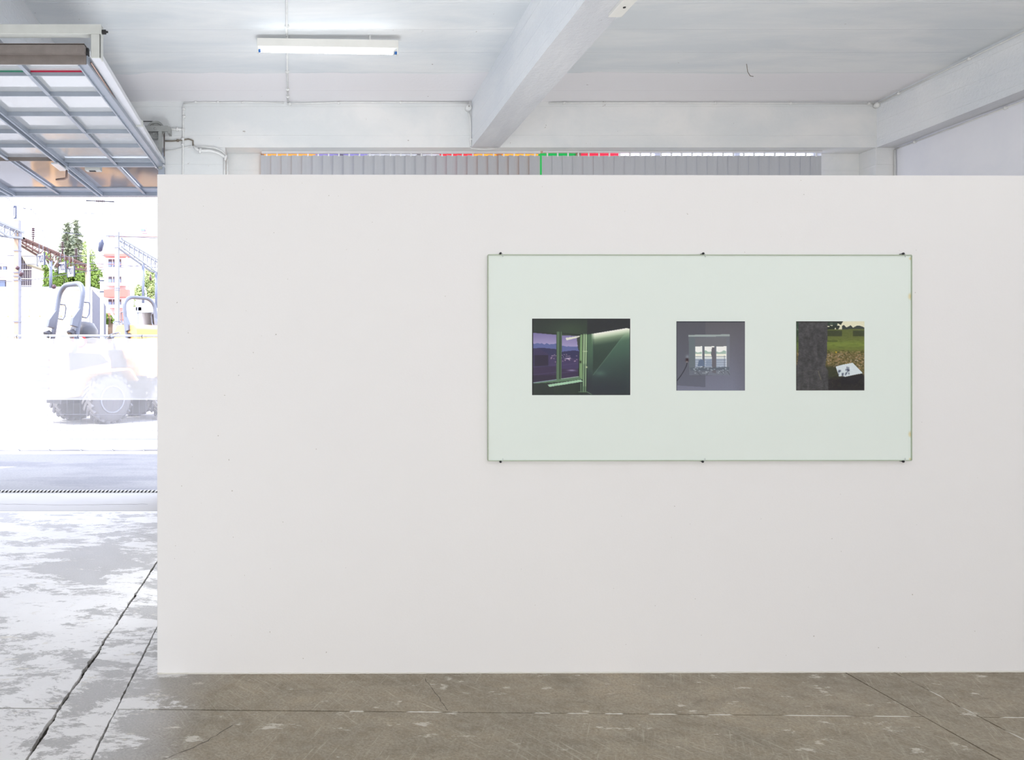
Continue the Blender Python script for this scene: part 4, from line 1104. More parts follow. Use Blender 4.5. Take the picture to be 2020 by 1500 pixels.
# ---- site dumpers
M['yellow'] = plain('yellow machine paint', rgb(204, 154, 92), 0.4, 0, 0.5, 0.05)
M['machine_grey'] = plain('blue grey roll bar paint', rgb(98, 102, 114), 0.4, 0.2)
M['machine_dark'] = plain('dark machine steel', rgb(60, 60, 66), 0.5, 0.3)
M['tyre'] = plain('dusty tyre rubber', rgb(96, 94, 96), 0.85, var=0.15)
M['rim'] = plain('grey wheel rim', rgb(130, 132, 140), 0.5)
M['seat'] = plain('grey plastic engine cover', rgb(66, 65, 70), 0.4)
M['redpaint'] = plain('red warning paint', rgb(210, 50, 50), 0.5)
M['whitepaint'] = plain('white plate', rgb(238, 238, 240), 0.5)
def wheel_parts(root, c, r, wd, side):
    """tyre with chevron lugs, rim; local coordinates, axle along y"""
    cx, cy, cz_ = c
    prof = [(r * .56, -wd / 2), (r * .80, -wd / 2 * 1.05), (r * .93, -wd / 2 * .85), (r * .95, 0), (r * .93, wd / 2 * .85), (r * .80, wd / 2 * 1.05), (r * .56, wd / 2)]
    m = MB().lathe(prof, c, (0, 1, 0), 36); 
    for k in range(22):
        for sd in (-1, 1):
            a = 2 * math.pi * (k + (0.5 if sd > 0 else 0)) / 22
            Mx = Matrix.Translation(Vector(c)) @ Matrix.Rotation(a, 4, 'Y') @ Matrix.Translation(Vector((0, sd * wd * .26, r * .955))) @ Matrix.Rotation(sd * 0.75, 4, 'Z')
            m.box(-0.035, 0.035, -wd * .33, wd * .33, -r * .06, r * .045, Mx)
    ty = m.build('tyre', M['tyre'], root, 'auto', True)
    y0 = cy + side * wd * .30
    m = MB().lathe([(r * .57, 0.0), (r * .57, 0.10), (r * .52, 0.11), (r * .50, 0.02), (r * .36, 0.0), (r * .30, 0.06), (r * .16, 0.08), (0, 0.08)], (cx, y0, cz_), (0, side, 0), 28)
    m.build('rim', M['rim'], ty, 'auto', True)
def dumper(loc, rz, sc, label, dz=0.0):
    root = thing('site_dumper', loc, label, 'dumper', None, rz); root.scale = (sc, sc, sc)
    r = 0.60
    for x in (0.0, 1.9):
        for sd in (-1, 1):
            wheel_parts(root, (x, sd * 0.80, r), r, 0.42, sd)
    # chassis and axles
    m = MB(); m.box(-1.0, 2.3, -0.35, 0.35, 0.5, 0.8)
    for x in (0, 1.9): m.tube([(x, -0.75, r), (x, 0.75, r)], 0.09, 10)
    m.build('chassis', M['machine_dark'], root, False, True)
    # engine hood: tapered block with louvres
    m = MB(); m.prism([(-1.28, -0.55, 0.62), (-1.33, -0.55, 1.1), (-1.25, -0.55, 1.82 + dz), (-1.05, -0.55, 1.95 + dz), (-0.1, -0.55, 1.98 + dz), (0.25, -0.55, 1.6 + dz), (0.3, -0.55, 1.15), (-0.35, -0.55, 0.70)], (0, 1.10, 0))
    hd = m.build('hood', M['yellow'], root, False, True, 0.03)
    for k in range(5):
        MB().box(-1.345, -1.31, -0.36, 0.36, 0.86 + k * 0.17, 0.92 + k * 0.17).build('louvre', M['machine_dark'], hd, False, True)
    m = MB(); m.prism([(-0.9, -0.556, 1.30), (-0.2, -0.556, 1.42), (0.2, -0.556, 1.5), (-0.05, -0.556, 1.72), (-0.92, -0.556, 1.75)], (0, 0.008, 0)); m.build('side_vent', M['machine_dark'], hd, False, True)
    # mudguard rails over the rear wheels
    for sd in (-1, 1):
        m = MB(); m.bar((-0.55, sd * 0.80, 1.26), (0.5, sd * 0.80, 1.34), 0.42, 0.05); m.bar((0.5, sd * .80, 1.34), (0.75, sd * .80, 1.05), 0.42, 0.05); m.build('mudguard', M['yellow'], root, False, True, 0.01)
    # skip
    m = MB(); m.prism([(1.0, -0.85, 1.15), (2.9, -0.85, 1.15), (3.3, -0.85, 1.75), (0.85, -0.85, 2.0)], (0, 1.7, 0)); m.build('skip', M['yellow'], root, False, True, 0.03)
    # seat, dashboard and steering wheel
    m = MB(); m.lathe([(0.30, 0), (0.34, 0.10), (0.33, 0.34), (0.22, 0.50), (0.0, 0.54)], (-0.35, -0.25, 2.0 if dz < 0.3 else 1.9), (0.1, 0, 1), 20); m.build('engine_cover', M['seat'], root, True, True)
    m = MB(); m.lathe([(0.17, 0), (0.17, 0.012), (0, 0.012)], (-0.62, -0.53, 2.02), (-.4, -1, 0.1), 20); sg_ = m.build('speed_plate', M['whitepaint'], root, False, True)
    m = MB(); m.lathe([(0.17, 0), (0.17, 0.02), (0.12, 0.02), (0.12, 0.0)], (-0.62, -0.53, 2.02), (-.4, -1, 0.1), 20); m.build('red_ring', M['redpaint'], sg_, False, True)
    m = MB(); m.box(-0.25, 0.15, -0.22, 0.22, 1.9, 1.98); m.box(-0.30, -0.22, -0.22, 0.22, 1.95, 2.3); m.build('seat', M['machine_dark'], root, False, True, 0.02)
    m = MB(); m.lathe([(0.20, 0), (0.20, 0.26), (0.16, 0.30), (0, 0.30)], (0.72, 0, 1.55 + dz * 0.75), (0.1, 0, 1), 16); m.box(0.55, 0.9, -0.25, 0.25, 0.9, 1.6 + dz * .75); ds = m.build('dashboard', M['machine_dark'], root, 'auto', True)
    cen = Vector((0.66, 0, 2.20 + dz * 0.75)); ax = Vector((-0.45, 0, 1)).normalized(); u = Vector((0, 1, 0)); v = ax.cross(u)
    m = MB(); m.tube([cen + (u * math.cos(t) + v * math.sin(t)) * 0.21 for t in np.linspace(0, 2 * math.pi, 25)[:-1]], 0.017, 8, True); m.tube([(0.75, 0, 1.8), cen], 0.035, 8)
    for t in (0.5, 2.6, 4.7): m.tube([cen, cen + (u * math.cos(t) + v * math.sin(t)) * 0.21], 0.012, 6)
    m.build('steering_wheel', M['machine_grey'], root, True, True)
    # folding roll bar
    hwid, top, base_ = 0.56, 3.46, 1.70
    path = []
    def lean(z): return -0.78 + (z - base_) * 0.16
    for z in np.linspace(base_, top - 0.34, 6): path.append(Vector((lean(z), -hwid, z)))
    for t in np.linspace(0, math.pi / 2, 7)[1:]: path.append(Vector((lean(top - 0.34 + 0.34 * math.sin(t)), -hwid + 0.34 * (1 - math.cos(t)), top - 0.34 + 0.34 * math.sin(t))))
    path += [Vector((p.x, -p.y, p.z)) for p in reversed(path)]
    rb_ = MB().tube(path, 0.062, 14).build('roll_bar', M['machine_grey'], root, True, True)
    for sd in (-1, 1):
        y = sd * hwid
        MB().prism([(lean(2.36) - 0.03, y - 0.06, 2.36), (lean(2.36) - 0.20, y - 0.06, 2.40), (lean(2.6) - 0.20, y - 0.06, 2.58), (lean(2.84) - 0.06, y - 0.06, 2.82), (lean(2.84), y - 0.06, 2.84)], (0, 0.12, 0)).build('hinge_box', M['machine_grey'], rb_, False, True, 0.01)
        MB().tube([(lean(2.98), y, 2.98), (lean(2.98) + 0.20, y, 2.98), (lean(2.9) + 0.24, y, 2.90), (lean(2.7) + 0.24, y, 2.68), (lean(2.6) + 0.20, y, 2.6), (lean(2.6), y, 2.62)], 0.018, 8).build('grab_handle', M['machine_grey'], rb_, True, True)
        MB().lathe([(0.05, 0), (0.10, 0.12), (0.10, 0.14), (0, 0.13)], (lean(2.2) - 0.10, y - 0.02, 2.28), (-0.7, 0, -0.6), 14).build('work_lamp', M['machine_dark'], root, True, True)
    return root
A_ = math.radians(48)
dumper((-5.46, 18.74, 0.0), A_, 1.0, 'yellow site dumper with grey roll bar close behind the banner')
dumper((-5.95, 25.2, 0.0), math.radians(135), 1.06, 'second yellow dumper with high hood near the white partition edge', 0.62)

# ---- low warehouse
M['cream'] = plain('cream cladding', rgb(246, 238, 214), 0.7, var=0.03)
M['creamline'] = plain('ochre cladding joint', rgb(206, 180, 134), 0.7)
M['roofgrey'] = plain('grey flashing', rgb(150, 154, 168), 0.6)
M['sidegrey'] = plain('grey ribbed end cladding', rgb(104, 104, 114), 0.7)
sw = 32.0; yw0 = F / sw
def wx(px, s): return (px - 600) / s
def wz(py, s): return EYE + (710 - py) / s
wh = thing('warehouse', (wx(90, sw), yw0, 0), 'low cream clad warehouse with grey eaves behind the dumpers', 'building')
x0, x1 = wx(-220, sw), wx(181, sw); zt = wz(572, sw)
MB().box(x0, x1, yw0, yw0 + 2.2, 0, zt).build('wall', M['cream'], wh)
for i, px in enumerate((-30, 16, 58, 79, 121, 142, 163)):
    x = wx(px, sw)
    MB().box(x - 0.02, x + 0.02, yw0 - 0.03, yw0, 0.0, zt - 0.4).build('cladding_joint', M['creamline'], wh)
for py in (584, 624):
    MB().box(x0, x1, yw0 - 0.03, yw0, wz(py, sw) - 0.03, wz(py, sw) + 0.02).build('cladding_joint', M['creamline'], wh)
for (a, b) in (((0, 608), (16, 624)), ((58, 608), (79, 640)), ((100, 600), (121, 650)), ((121, 590), (142, 650))):
    MB().bar((wx(a[0], sw), yw0 - 0.02, wz(a[1], sw)), (wx(b[0], sw), yw0 - 0.02, wz(b[1], sw)), 0.03, 0.06).build('brace', M['creamline'], wh)
MB().box(x0, x1 + 0.05, yw0 - 0.15, yw0 + 2.3, zt, zt + 0.18).build('eaves', M['roofgrey'], wh)
m = MB(); xe = wx(181, sw) + 0.01
m.prism([(xe, yw0 + 0.1, 0), (xe + 0.36, yw0 + 1.9, 0), (xe + 0.36, yw0 + 1.9, zt - 0.75), (xe, yw0 + 0.1, zt)], (-0.3, 0.2, 0)); m.build('end_wall', M['sidegrey'], wh)

# ---- railway masts, lattice gantries
M['mast'] = plain('rusty buff mast', rgb(164, 142, 122), 0.6, 0.1)
M['mast_dark'] = plain('mast shade and bands', rgb(120, 120, 130), 0.6, 0.2)  # for the bands, and for shade painted on the masts' right side
M['mast_white'] = plain('white concrete mast', rgb(226, 228, 230), 0.6)
M['rust'] = plain('rust brown steel', rgb(92, 58, 48), 0.7, 0.2)
M['gantry_grey'] = plain('grey gantry steel', rgb(128, 130, 138), 0.6, 0.2)
M['insul'] = plain('brown glazed insulator', rgb(70, 44, 52), 0.3)
M['signblue'] = plain('blue grey sign plate', rgb(52, 58, 80), 0.5)
M['post_blue'] = plain('pale blue grey post', rgb(112, 118, 138), 0.5)
M['signwhite'] = plain('white sign plate', rgb(232, 234, 242), 0.5)
M['signink'] = plain('dark sign lettering', rgb(60, 58, 86), 0.5)
def text_mesh(body, size, mat, parent, loc, rot, name='lettering', xs=1.0):
    cu = bpy.data.curves.new('lettering', 'FONT'); cu.body = body; cu.size = size; cu.extrude = 0.004; cu.align_x = 'CENTER'; cu.align_y = 'CENTER'; cu.offset = size * 0.02
    to = bpy.data.objects.new('tmp', cu); COL.objects.link(to)
    dg = bpy.context.evaluated_depsgraph_get(); me = bpy.data.meshes.new_from_object(to.evaluated_get(dg))
    bpy.data.objects.remove(to); me.name = name; me.materials.clear(); me.materials.append(mat)
    me.transform(Matrix.LocRotScale(Vector(loc) - origin(parent), rot, Vector((xs, 1, 1))))
    o = bpy.data.objects.new(name, me); COL.objects.link(o); o.parent = parent
    return o
from mathutils import Euler
s1, s2, XA = 45.0, 34.0, -12.56
ma = thing('catenary_mast', (XA, F / s1, 0), 'buff steel railway mast carrying a blue J plate at the left', 'mast')
m = MB(); ya = F / s1; hw_m = 0.075
m.box(XA - 0.13, XA + 0.07, ya - 0.09, ya + 0.09, 0, wz(435, s1)); m.build('shaft', M['mast'], ma)
MB().box(XA + 0.07, XA + 0.12, ya - 0.11, ya + 0.11, 0, wz(435, s1)).build('shade_strip', M['mast_dark'], ma)  # dark strip stands in for the unlit right side of the mast
for py in (459, 471, 495, 538, 545, 553, 635):
    MB().box(XA - 0.16, XA + 0.14, ya - 0.12, ya + 0.12, wz(py, s1) - 0.025, wz(py, s1) + 0.025).build('band', M['mast_dark'], ma)
pl = MB().box(wx(28.5, s1), wx(35, s1), ya - 0.13, ya - 0.10, wz(433, s1), wz(407, s1)).build('plate', M['signblue'], ma)
text_mesh('J', 0.46, M['signwhite'], pl, (wx(31.5, s1), ya - 0.14, wz(420, s1)), Euler((math.pi / 2, 0, 0)), xs=0.62)
mb_ = thing('catenary_mast', (XA, F / s2, 0), 'farther grey railway mast at the end of the rusty lattice gantry', 'mast')
yb_ = F / s2
MB().box(XA - 0.12, XA + 0.06, yb_ - 0.09, yb_ + 0.09, 0, wz(522, s2)).build('shaft', M['mast'], mb_)
MB().box(XA + 0.06, XA + 0.14, yb_ - 0.11, yb_ + 0.11, 0, wz(522, s2)).build('shade_strip', M['mast_dark'], mb_)  # unlit side of the farther mast, put into a darker strip
MB().box(XA - 0.05, XA + 0.08, yb_ - 0.14, yb_ - 0.12, 1.2, wz(575, s2)).build('ladder_rail', M['mast_white'], mb_)
def lattice(name, X, y0, y1, z0, z1, depth0, depth1, npan, mat, label, cat='gantry'):
    root = thing(name, (X, (y0 + y1) / 2, z0), label, cat)
    def top(t): return Vector((X, y0 + (y1 - y0) * t, z0 + (z1 - z0) * t))
    def bot(t):
        d = (depth0 + (depth1 - depth0) * abs(2 * t - 1)); return top(t) + Vector((0, 0, -d))
    for off in (-0.13, 0.13):
        o = Vector((off, 0, 0))
        MB().bar(top(0) + o, top(1) + o, 0.06, 0.09).build('chord', M[mat], root)
        m = MB(); pts = [bot(t) + o for t in np.linspace(0, 1, 9)]
        for a, b in zip(pts[:-1], pts[1:]): m.bar(a, b, 0.06, 0.08)
        m.build('chord', M[mat], root)
    for k in range(npan + 1):
        t = k / npan
        MB().bar(top(t), bot(t), 0.05, 0.05).build('strut', M[mat], root)
        if k < npan:
            MB().bar(bot(t), top((k + 1) / npan), 0.035, 0.035).build('brace', M[mat], root)
    return root, top, bot
zA0, zA1 = wz(468, s1), wz(526, s2)
ga, topA, botA = lattice('lattice_gantry', XA, ya + 0.2, yb_ + 0.1, zA0, zA1, 0.62, 0.22, 13, 'rust', 'rust brown lattice gantry between the two railway masts')
def insulator(parent, p, h=0.75):
    m = MB(); m.lathe([(0.03, 0), (0.03, h * .25), (0.05, h * .26), (0.05, h * .32)], p, (0, 0, 1), 8); st_ = m.build('insulator', M['insul'], parent, True)
    m = MB()
    for k in range(5): m.lathe([(0.03, 0), (0.11, 0.03), (0.04, 0.07)], Vector(p) + Vector((0, 0, h * .34 + k * h * .12)), (0, 0, 1), 10)
    m.build('discs', M['insul'], st_, True)
for t in (0.16, 0.56, 0.78): insulator(ga, topA(t) + Vector((0, 0, 0.05)))
for (px, py, body) in ((81, 512, '703'), (123, 528, '702'), (140, 536, '701')):
    X_ = XA + 0.35; s = (px - 600) / X_; c = Vector((X_, F / s, wz(py, s)))
    sg_ = thing('track_sign', c, {'703': 'white track sign reading 703 under the gantry, nearest the left mast', '702': 'white track sign reading 702, middle of the three', '701': 'white track sign reading 701 by the farther mast'}[body], 'sign', None)
    sg_.rotation_euler = (0, 0, math.radians(-42)); wv, hv = 0.26, 0.26
    MB().box(-wv - 0.08, wv + 0.08, -0.015, 0.015, -hv, hv).build('plate', M['signwhite'], sg_, False, True)
    for e in (-1, 1):
        MB().box(e * (wv + 0.06) - 0.03, e * (wv + 0.06) + 0.03, -0.03, 0.03, -hv - 0.03, hv + 0.03).build('edge_bar', M['signblue'], sg_, False, True)
    m = MB()
    for e in (-1, 1): m.tube([(e * 0.18, 0, hv), (e * 0.18, 0.0, hv + 0.5)], 0.015, 6)
    m.build('hanger', M['gantry_grey'], sg_, True, True)
    cu = text_mesh(body, 0.46, M['signink'], sg_, sg_.location + Vector((0, -0.022, 0)), Euler((math.pi / 2, 0, 0)), xs=0.72)
MB_ = MB(); tq = 0.34
pq = botA(0.36)
hp = thing('drop_post', pq, 'grey post hanging from the rusty gantry with an insulator at its foot', 'post')
MB().tube([pq + Vector((0.1, 0, 0)), pq + Vector((0.1, 0, -1.35))], 0.075, 10).build('post', M['post_blue'], hp, True)
m = MB()
for e in (-0.35, 0.35): m.tube([pq + Vector((0.1 + e * .5, e, 0.02)), pq + Vector((0.1, 0, -0.5))], 0.03, 6)
m.build('stay', M['mast_white'], hp, True)
MB().lathe([(0.03, 0), (0.11, 0.05), (0.11, 0.16), (0.03, 0.22)], pq + Vector((0.15, 0, -1.3)), (1, 0, 0.1), 10).build('insulator', M['insul'], hp, True)
# nearer part of the gantry on the left
gl_, tl_, bl_ = lattice('lattice_gantry', XA, ya - 3.2, ya + 0.4, wz(437, 48.6), wz(456, s1), 0.45, 0.25, 6, 'gantry_grey', 'grey lattice gantry leaving the J mast to the left')
# slanted insulator arm at the mast
ar = thing('catenary_cantilever', (XA + 0.2, ya, wz(548, s1)), 'slanted catenary cantilever with brown insulators on the left mast', 'cantilever')
a = Vector((XA + 0.1, ya - 0.1, wz(552, s1))); b_ = Vector((wx(50, s1), ya - 0.3, wz(536, s1)))
MB().tube([a, b_], 0.035, 8).build('arm', M['gantry_grey'], ar, True)
MB().tube([a + (b_ - a) * .45, a + (b_ - a) * .85], 0.085, 8).build('insulator', M['insul'], ar, True)
MB().lathe([(0.02, -0.1), (0.1, 0), (0.02, 0.1)], Vector((wx(38, s1), ya - 0.2, wz(530, s1))), (1, 0, 0.2), 10).build('insulator', M['insul'], ar, True)
# right hand gantry with white mast
s3 = 44.6; XB = wx(231, s3); y3 = F / s3
mc = thing('catenary_mast', (XB, y3, 0), 'white round railway mast in front of the apartment house', 'mast')
MB().tube([(XB, y3, 0), (XB, y3, wz(448, s3))], [0.115, 0.095], 14).build('shaft', M['mast_white'], mc, True)
MB().tube([(XB + 0.10, y3 - 0.06, 0), (XB + 0.09, y3 - 0.05, wz(458, s3))], 0.018, 6).build('cable', M['signblue'], mc, True)
for py in (466, 489, 569, 573):
    MB().lathe([(0.125, -0.025), (0.125, 0.025)], (XB, y3, wz(py, s3)), (0, 0, 1), 14).build('band', M['mast_dark'], mc)
XG = XB - 0.05
gb, topB, botB = lattice('lattice_gantry', XG + 0.1, y3 + 0.1, F / 30.5, wz(470, s3), wz(537, 30.5), 0.7, 0.35, 15, 'gantry_grey', 'grey lattice gantry leaving the white mast to the right')
for t in (0.33, 0.55, 0.75, 0.9):
    p = botB(t); MB().tube([p, p + Vector((0, 0, -2.0))], 0.07, 8).build('dropper', M['post_blue'], gb, True)
for t in (0.45, 0.66):
    p = botB(t); MB().lathe([(0.03, 0), (0.08, 0.06), (0.03, 0.3)], p + Vector((0, 0, -0.6)), (0, 0, 1), 8).build('insulator', M['insul'], gb, True)
# slim posts and a stay
s5 = 42.0
mp = thing('signal_post', (wx(201, s5), F / s5, 0), 'slim white post standing left of the white mast', 'post')
MB().tube([(wx(201, s5), F / s5, 0), (wx(201, s5), F / s5, wz(548, s5))], 0.075, 10).build('shaft', M['mast_white'], mp, True)
for py in (554, 576): MB().lathe([(0.10, -0.03), (0.10, 0.03)], (wx(201, s5), F / s5, wz(py, s5)), (0, 0, 1), 10).build('band', M['signblue'], mp)
MB().tube([(wx(204, s5), F / s5, wz(592, s5)), (wx(226, s5), F / s5, wz(628, s5))], 0.05, 8).build('stay', M['mast_white'], mp, True)
# yard lamp
s6 = 35.0
yl_ = thing('yard_lamp', (wx(174, s6), F / s6, 0), 'tall slim yard lamp with a white box head above the trees', 'lamp')
MB().tube([(wx(174, s6), F / s6, 0), (wx(174, s6), F / s6, wz(430, s6))], [0.10, 0.05], 10).build('pole', M['mast_white'], yl_, True)
m = MB(); Mx = Matrix.Translation(Vector((wx(172, s6), F / s6, wz(424, s6)))) @ Matrix.Rotation(-0.35, 4, 'Z') @ Matrix.Rotation(0.12, 4, 'Y')
m.box(-0.32, 0.28, -0.25, 0.25, -0.14, 0.14, Mx); m.build('lamp_head', M['mast_white'], yl_, bevel=0.02)
# overhead wires
def sky_wire(pix, s, label, r=0.016):
    pts = [W(px, py, ss) for (px, py), ss in zip(pix, s if isinstance(s, (list, tuple)) else [s] * len(pix))]
    m = MB(); full = []
    for a, b in zip(pts[:-1], pts[1:]):
        for t in np.linspace(0, 1, 6)[:-1]:
            full.append(a + (b - a) * t)
    full.append(pts[-1])
    o = m.tube(full, r, 5).build('overhead_wire', M['wire'], None, True)
    return tag(o, label, 'wire', None)
sky_wire([(-160, 398), (0, 407), (60, 413), (160, 420), (312, 429), (420, 436)], 40, 'overhead wire crossing the sky just above the yard lamp')
sky_wire([(-120, 384), (0, 391), (170, 396), (220, 398), (320, 404), (420, 410)], 40, 'topmost overhead wire with a strain insulator under the gate edge')
sky_wire([(10, 388), (30, 403), (48, 411), (62, 414), (72, 424), (82, 448), (92, 480), (95, 500)], 41, 'slack feeder wire dropping from the sky to the gantry')
sky_wire([(38, 458), (62, 453), (120, 458), (150, 462), (230, 466), (312, 470)], 38, 'overhead wire passing the top of the brown insulator')
sky_wire([(-60, 502), (110, 507), (200, 504), (232, 506)], 39, 'low overhead wire crossing the gantry signs')
sky_wire([(-60, 560), (60, 553), (180, 534), (312, 520)], 36, 'slanting wire behind the roll bar of the nearer dumper')
sky_wire([(-60, 520), (90, 522), (180, 520), (312, 528)], 37, 'level wire along the gantry signs towards the apartment house')
si = thing('strain_insulator', W(197, 397, 40), 'dark ribbed strain insulator in the topmost overhead wire', 'insulator')
MB().tube([W(170, 396, 40), W(225, 398, 40)], 0.035, 6).build('rod', M['machine_dark'], si, True)
m = MB()
for k in range(5): m.lathe([(0.02, -0.02), (0.10, 0), (0.02, 0.02)], W(191 + k * 3.5, 396.8, 40), (1, 0, 0), 10)
m.build('discs', M['insul'], si, True)

# ---- trees
def leaf_mat(name, c, c2):
    m, b, t = base_mat(name, c, 0.8, 0, 0.2)
    t.l(mix(t, noise(t, mapped(t), 1.2, 3), c, c2), b.inputs['Base Color'])
    return m
M['leaf'] = leaf_mat('broad leaves', rgb(120, 138, 62), rgb(92, 120, 60)); M['leaf_pale'] = leaf_mat('pale leaves', rgb(168, 178, 120), rgb(140, 158, 104)); M['needle'] = leaf_mat('spruce needles', rgb(136, 138, 104), rgb(96, 108, 100))  # needle greens paled to carry outdoor haze
M['bark'] = plain('bark', rgb(110, 92, 78), 0.9)
def blobtree(s, px0, px1, py0, py1, mat, label, n=2600, size=0.16, seed=1, trunk=True, depth=3.0):
    y = F / s; rr = np.random.RandomState(seed)
    xc = wx((px0 + px1) / 2, s); hwid = (px1 - px0) / 2 / s; zt_, zb_ = wz(py0, s), wz(py1, s)
    root = thing('broadleaf_tree', (xc, y, 0), label, 'tree')
    if trunk:
        MB().tube([(xc, y, 0), (xc + 0.1, y, zb_ + 0.5), (xc, y, zb_ + (zt_ - zb_) * .6)], [0.22, 0.18, 0.08], 8).build('trunk', M['bark'], root, True)
    nb = 16; cen = []
    for k in range(nb):
        cen.append((rr.uniform(-.68, .68), rr.uniform(-.6, .6), rr.uniform(-.75, .72), rr.uniform(.24, .42)))
    vs = []; fs = []
    for i in range(n):
        c = cen[rr.randint(nb)]; d = rr.normal(size=3); d /= np.linalg.norm(d); r = c[3] * rr.uniform(.75, 1.05)
        p = np.array([(c[0] + d[0] * r) * hwid, (c[1] + d[1] * r) * min(hwid, depth), (c[2] + d[2] * r * 1.1) * (zt_ - zb_) / 2])
        p += np.array([xc, y, (zt_ + zb_) / 2])
        u = rr.normal(size=3); u /= np.linalg.norm(u); v = np.cross(u, d); v /= (np.linalg.norm(v) + 1e-6); sz = size * rr.uniform(.6, 1.4)
        o = len(vs); vs += [tuple(p - u * sz), tuple(p + v * sz * .6), tuple(p + u * sz), tuple(p - v * sz * .6)]; fs.append((o, o + 1, o + 2, o + 3))
    m = MB(); m.add(vs, fs); fo = m.build('foliage', mat, root); stuff(fo)
    return root
def conifer(s, px, pyt, pyb, halfw, label, seed=1):
    y = F / s; x = wx(px, s); zt_, zb_ = wz(pyt, s), wz(pyb, s); rr = np.random.RandomState(seed); hw = halfw / s
    root = thing('spruce_tree', (x, y, 0), label, 'tree')
    MB().tube([(x, y, 0), (x, y, zt_)], [0.2, 0.02], 8).build('trunk', M['bark'], root, True)
    vs = []; fs = []; nl = 30
    for k in range(nl):
        t = (k + 0.5) / nl; z = zt_ - (zt_ - zb_) * t; L = hw * (0.06 + 0.94 * t ** 0.9)
        for j in range(int(5 + 9 * t)):
            a = rr.uniform(0, 6.283); l = L * rr.uniform(.65, 1.1); d = np.array([math.cos(a), math.sin(a), -0.28 + rr.uniform(-.1, .15)])
            for q in range(int(6 + 14 * l)):
                f = (q + rr.rand()) / (6 + 14 * l); p = np.array([x, y, z]) + d * l * f + rr.normal(size=3) * .07
                u = d * 0.15 + rr.normal(size=3) * .07; v = np.cross(u, rr.normal(size=3)); v = v / (np.linalg.norm(v) + 1e-6) * 0.05
                o = len(vs); vs += [tuple(p - u), tuple(p + v), tuple(p + u), tuple(p - v)]; fs.append((o, o + 1, o + 2, o + 3))
    m = MB(); m.add(vs, fs); stuff(m.build('foliage', M['needle'], root))
conifer(26.5, 133, 441, 590, 50, 'dark spruce tree with pointed top behind the gantry, left one', 3)
conifer(24.0, 151, 434, 590, 46, 'paler spruce tree with pointed top behind the gantry, right one', 8)
blobtree(29, 78, 140, 505, 600, M['leaf'], 'bushy green tree under the gantry signs, left of the spruces', 9000, 0.085, 2)
blobtree(28, 128, 204, 515, 660, M['leaf'], 'broad green tree between the far mast and the slim white post', 12000, 0.085, 5)
blobtree(25, 158, 190, 470, 540, M['leaf_pale'], 'thin pale tree beside the yard lamp pole', 1500, 0.07, 7)
blobtree(24, 262, 330, 515, 640, M['leaf_pale'], 'pale green bushy tree behind the right-hand gantry', 7000, 0.09, 9)
blobtree(26, 203, 228, 616, 640, M['leaf'], 'low dark hedge bush at the foot of the apartment house', 1800, 0.08, 11)

# ---- apartment house and neighbours
M['render'] = plain('white house render', rgb(240, 236, 234), 0.8, var=0.02)
M['render2'] = plain('pinkish house render', rgb(238, 228, 226), 0.8, var=0.02)
M['balcony_red'] = plain('coral balcony front', rgb(206, 110, 100), 0.7)
M['rooftile'] = plain('weathered roof tiles', rgb(150, 122, 120), 0.8, var=0.1)
M['winglass'] = plain('window glass', rgb(110, 124, 160), 0.15)
M['winframe'] = plain('dark window recess', rgb(78, 68, 76), 0.6)
M['soffit'] = plain('yellowish timber soffit', rgb(156, 146, 122), 0.8)
def bx(px0, px1, py0, py1, s, d):
    """front box seen at those pixels, d metres deep"""
    y = F / s; return MB().box(wx(px0, s), wx(px1, s), y, y + d, wz(py1, s), wz(py0, s))
sa = 20.0; ya_ = F / sa
ah = thing('apartment_house', (wx(235, sa), ya_, 0), 'white apartment house with coral balconies behind the white mast', 'building')
MB().box(wx(204, sa), wx(258, sa), ya_, ya_ + 9, 0, wz(498, sa)).build('wall', M['render'], ah)
MB().box(wx(200, sa), wx(260, sa), ya_ - 0.5, ya_ + 9, wz(504, sa), wz(497, sa)).build('roof_slab', M['render2'], ah)
for k, (pt_, pb_, red) in enumerate(((503, 509, 1), (573, 588, 1), (619, 632, 1), (531, 536, 0), (561, 566, 0), (603, 609, 0))):
    b = MB().box(wx(210, sa), wx(257, sa), ya_ - 1.0, ya_ - 0.1, wz(pb_, sa), wz(pt_, sa)).build('balcony', M['balcony_red'] if red else M['render2'], ah)
for (py0, py1) in ((512, 527), (546, 561), (591, 604)):
    for (a, b) in ((214, 221), (223, 226), (234, 239)):
        fr_ = MB().box(wx(a, sa), wx(b, sa), ya_ - 0.06, ya_ + 0.05, wz(py1, sa), wz(py0, sa)).build('window', M['winframe'], ah)
        MB().box(wx(a + .5, sa), wx(b - .5, sa), ya_ - 0.09, ya_ - 0.06, wz(py1 - 0.5, sa), wz(py0 + 5, sa)).build('pane', M['winglass'], fr_)
for py in (524, 560):
    MB().box(wx(209, sa), wx(253, sa), ya_ - 0.95, ya_ - 0.92, wz(py + .5, sa), wz(py - 0.5, sa)).build('balcony_rail', M['balcony_red'], ah)
for py in (499, 520, 545):
    pass
for i in range(3):
    MB().tube([(wx(254, sa), ya_ - 0.8, 0), (wx(254, sa), ya_ - 0.8, wz(505, sa))], 0.10, 8).build('balcony_post', M['render2'], ah, True) if i == 0 else None
MB().lathe([(0.02, 0), (0.22, 0.1), (0.28, 0.9), (0.05, 1.3)], (wx(199, sa), ya_ - 0.4, wz(499, sa)), (0.2, 0, 1), 10).build('folded_parasol', M['signblue'], ah, True)
sbg = 17.0; yg = F / sbg
bg_ = thing('apartment_block', (wx(270, sbg), yg, 0), 'tall pale apartment block with hipped tile roof at the right', 'building')
MB().box(wx(213, sbg), wx(330, sbg), yg, yg + 14, 0, wz(468, sbg)).build('wall', M['render'], bg_)
m = MB()
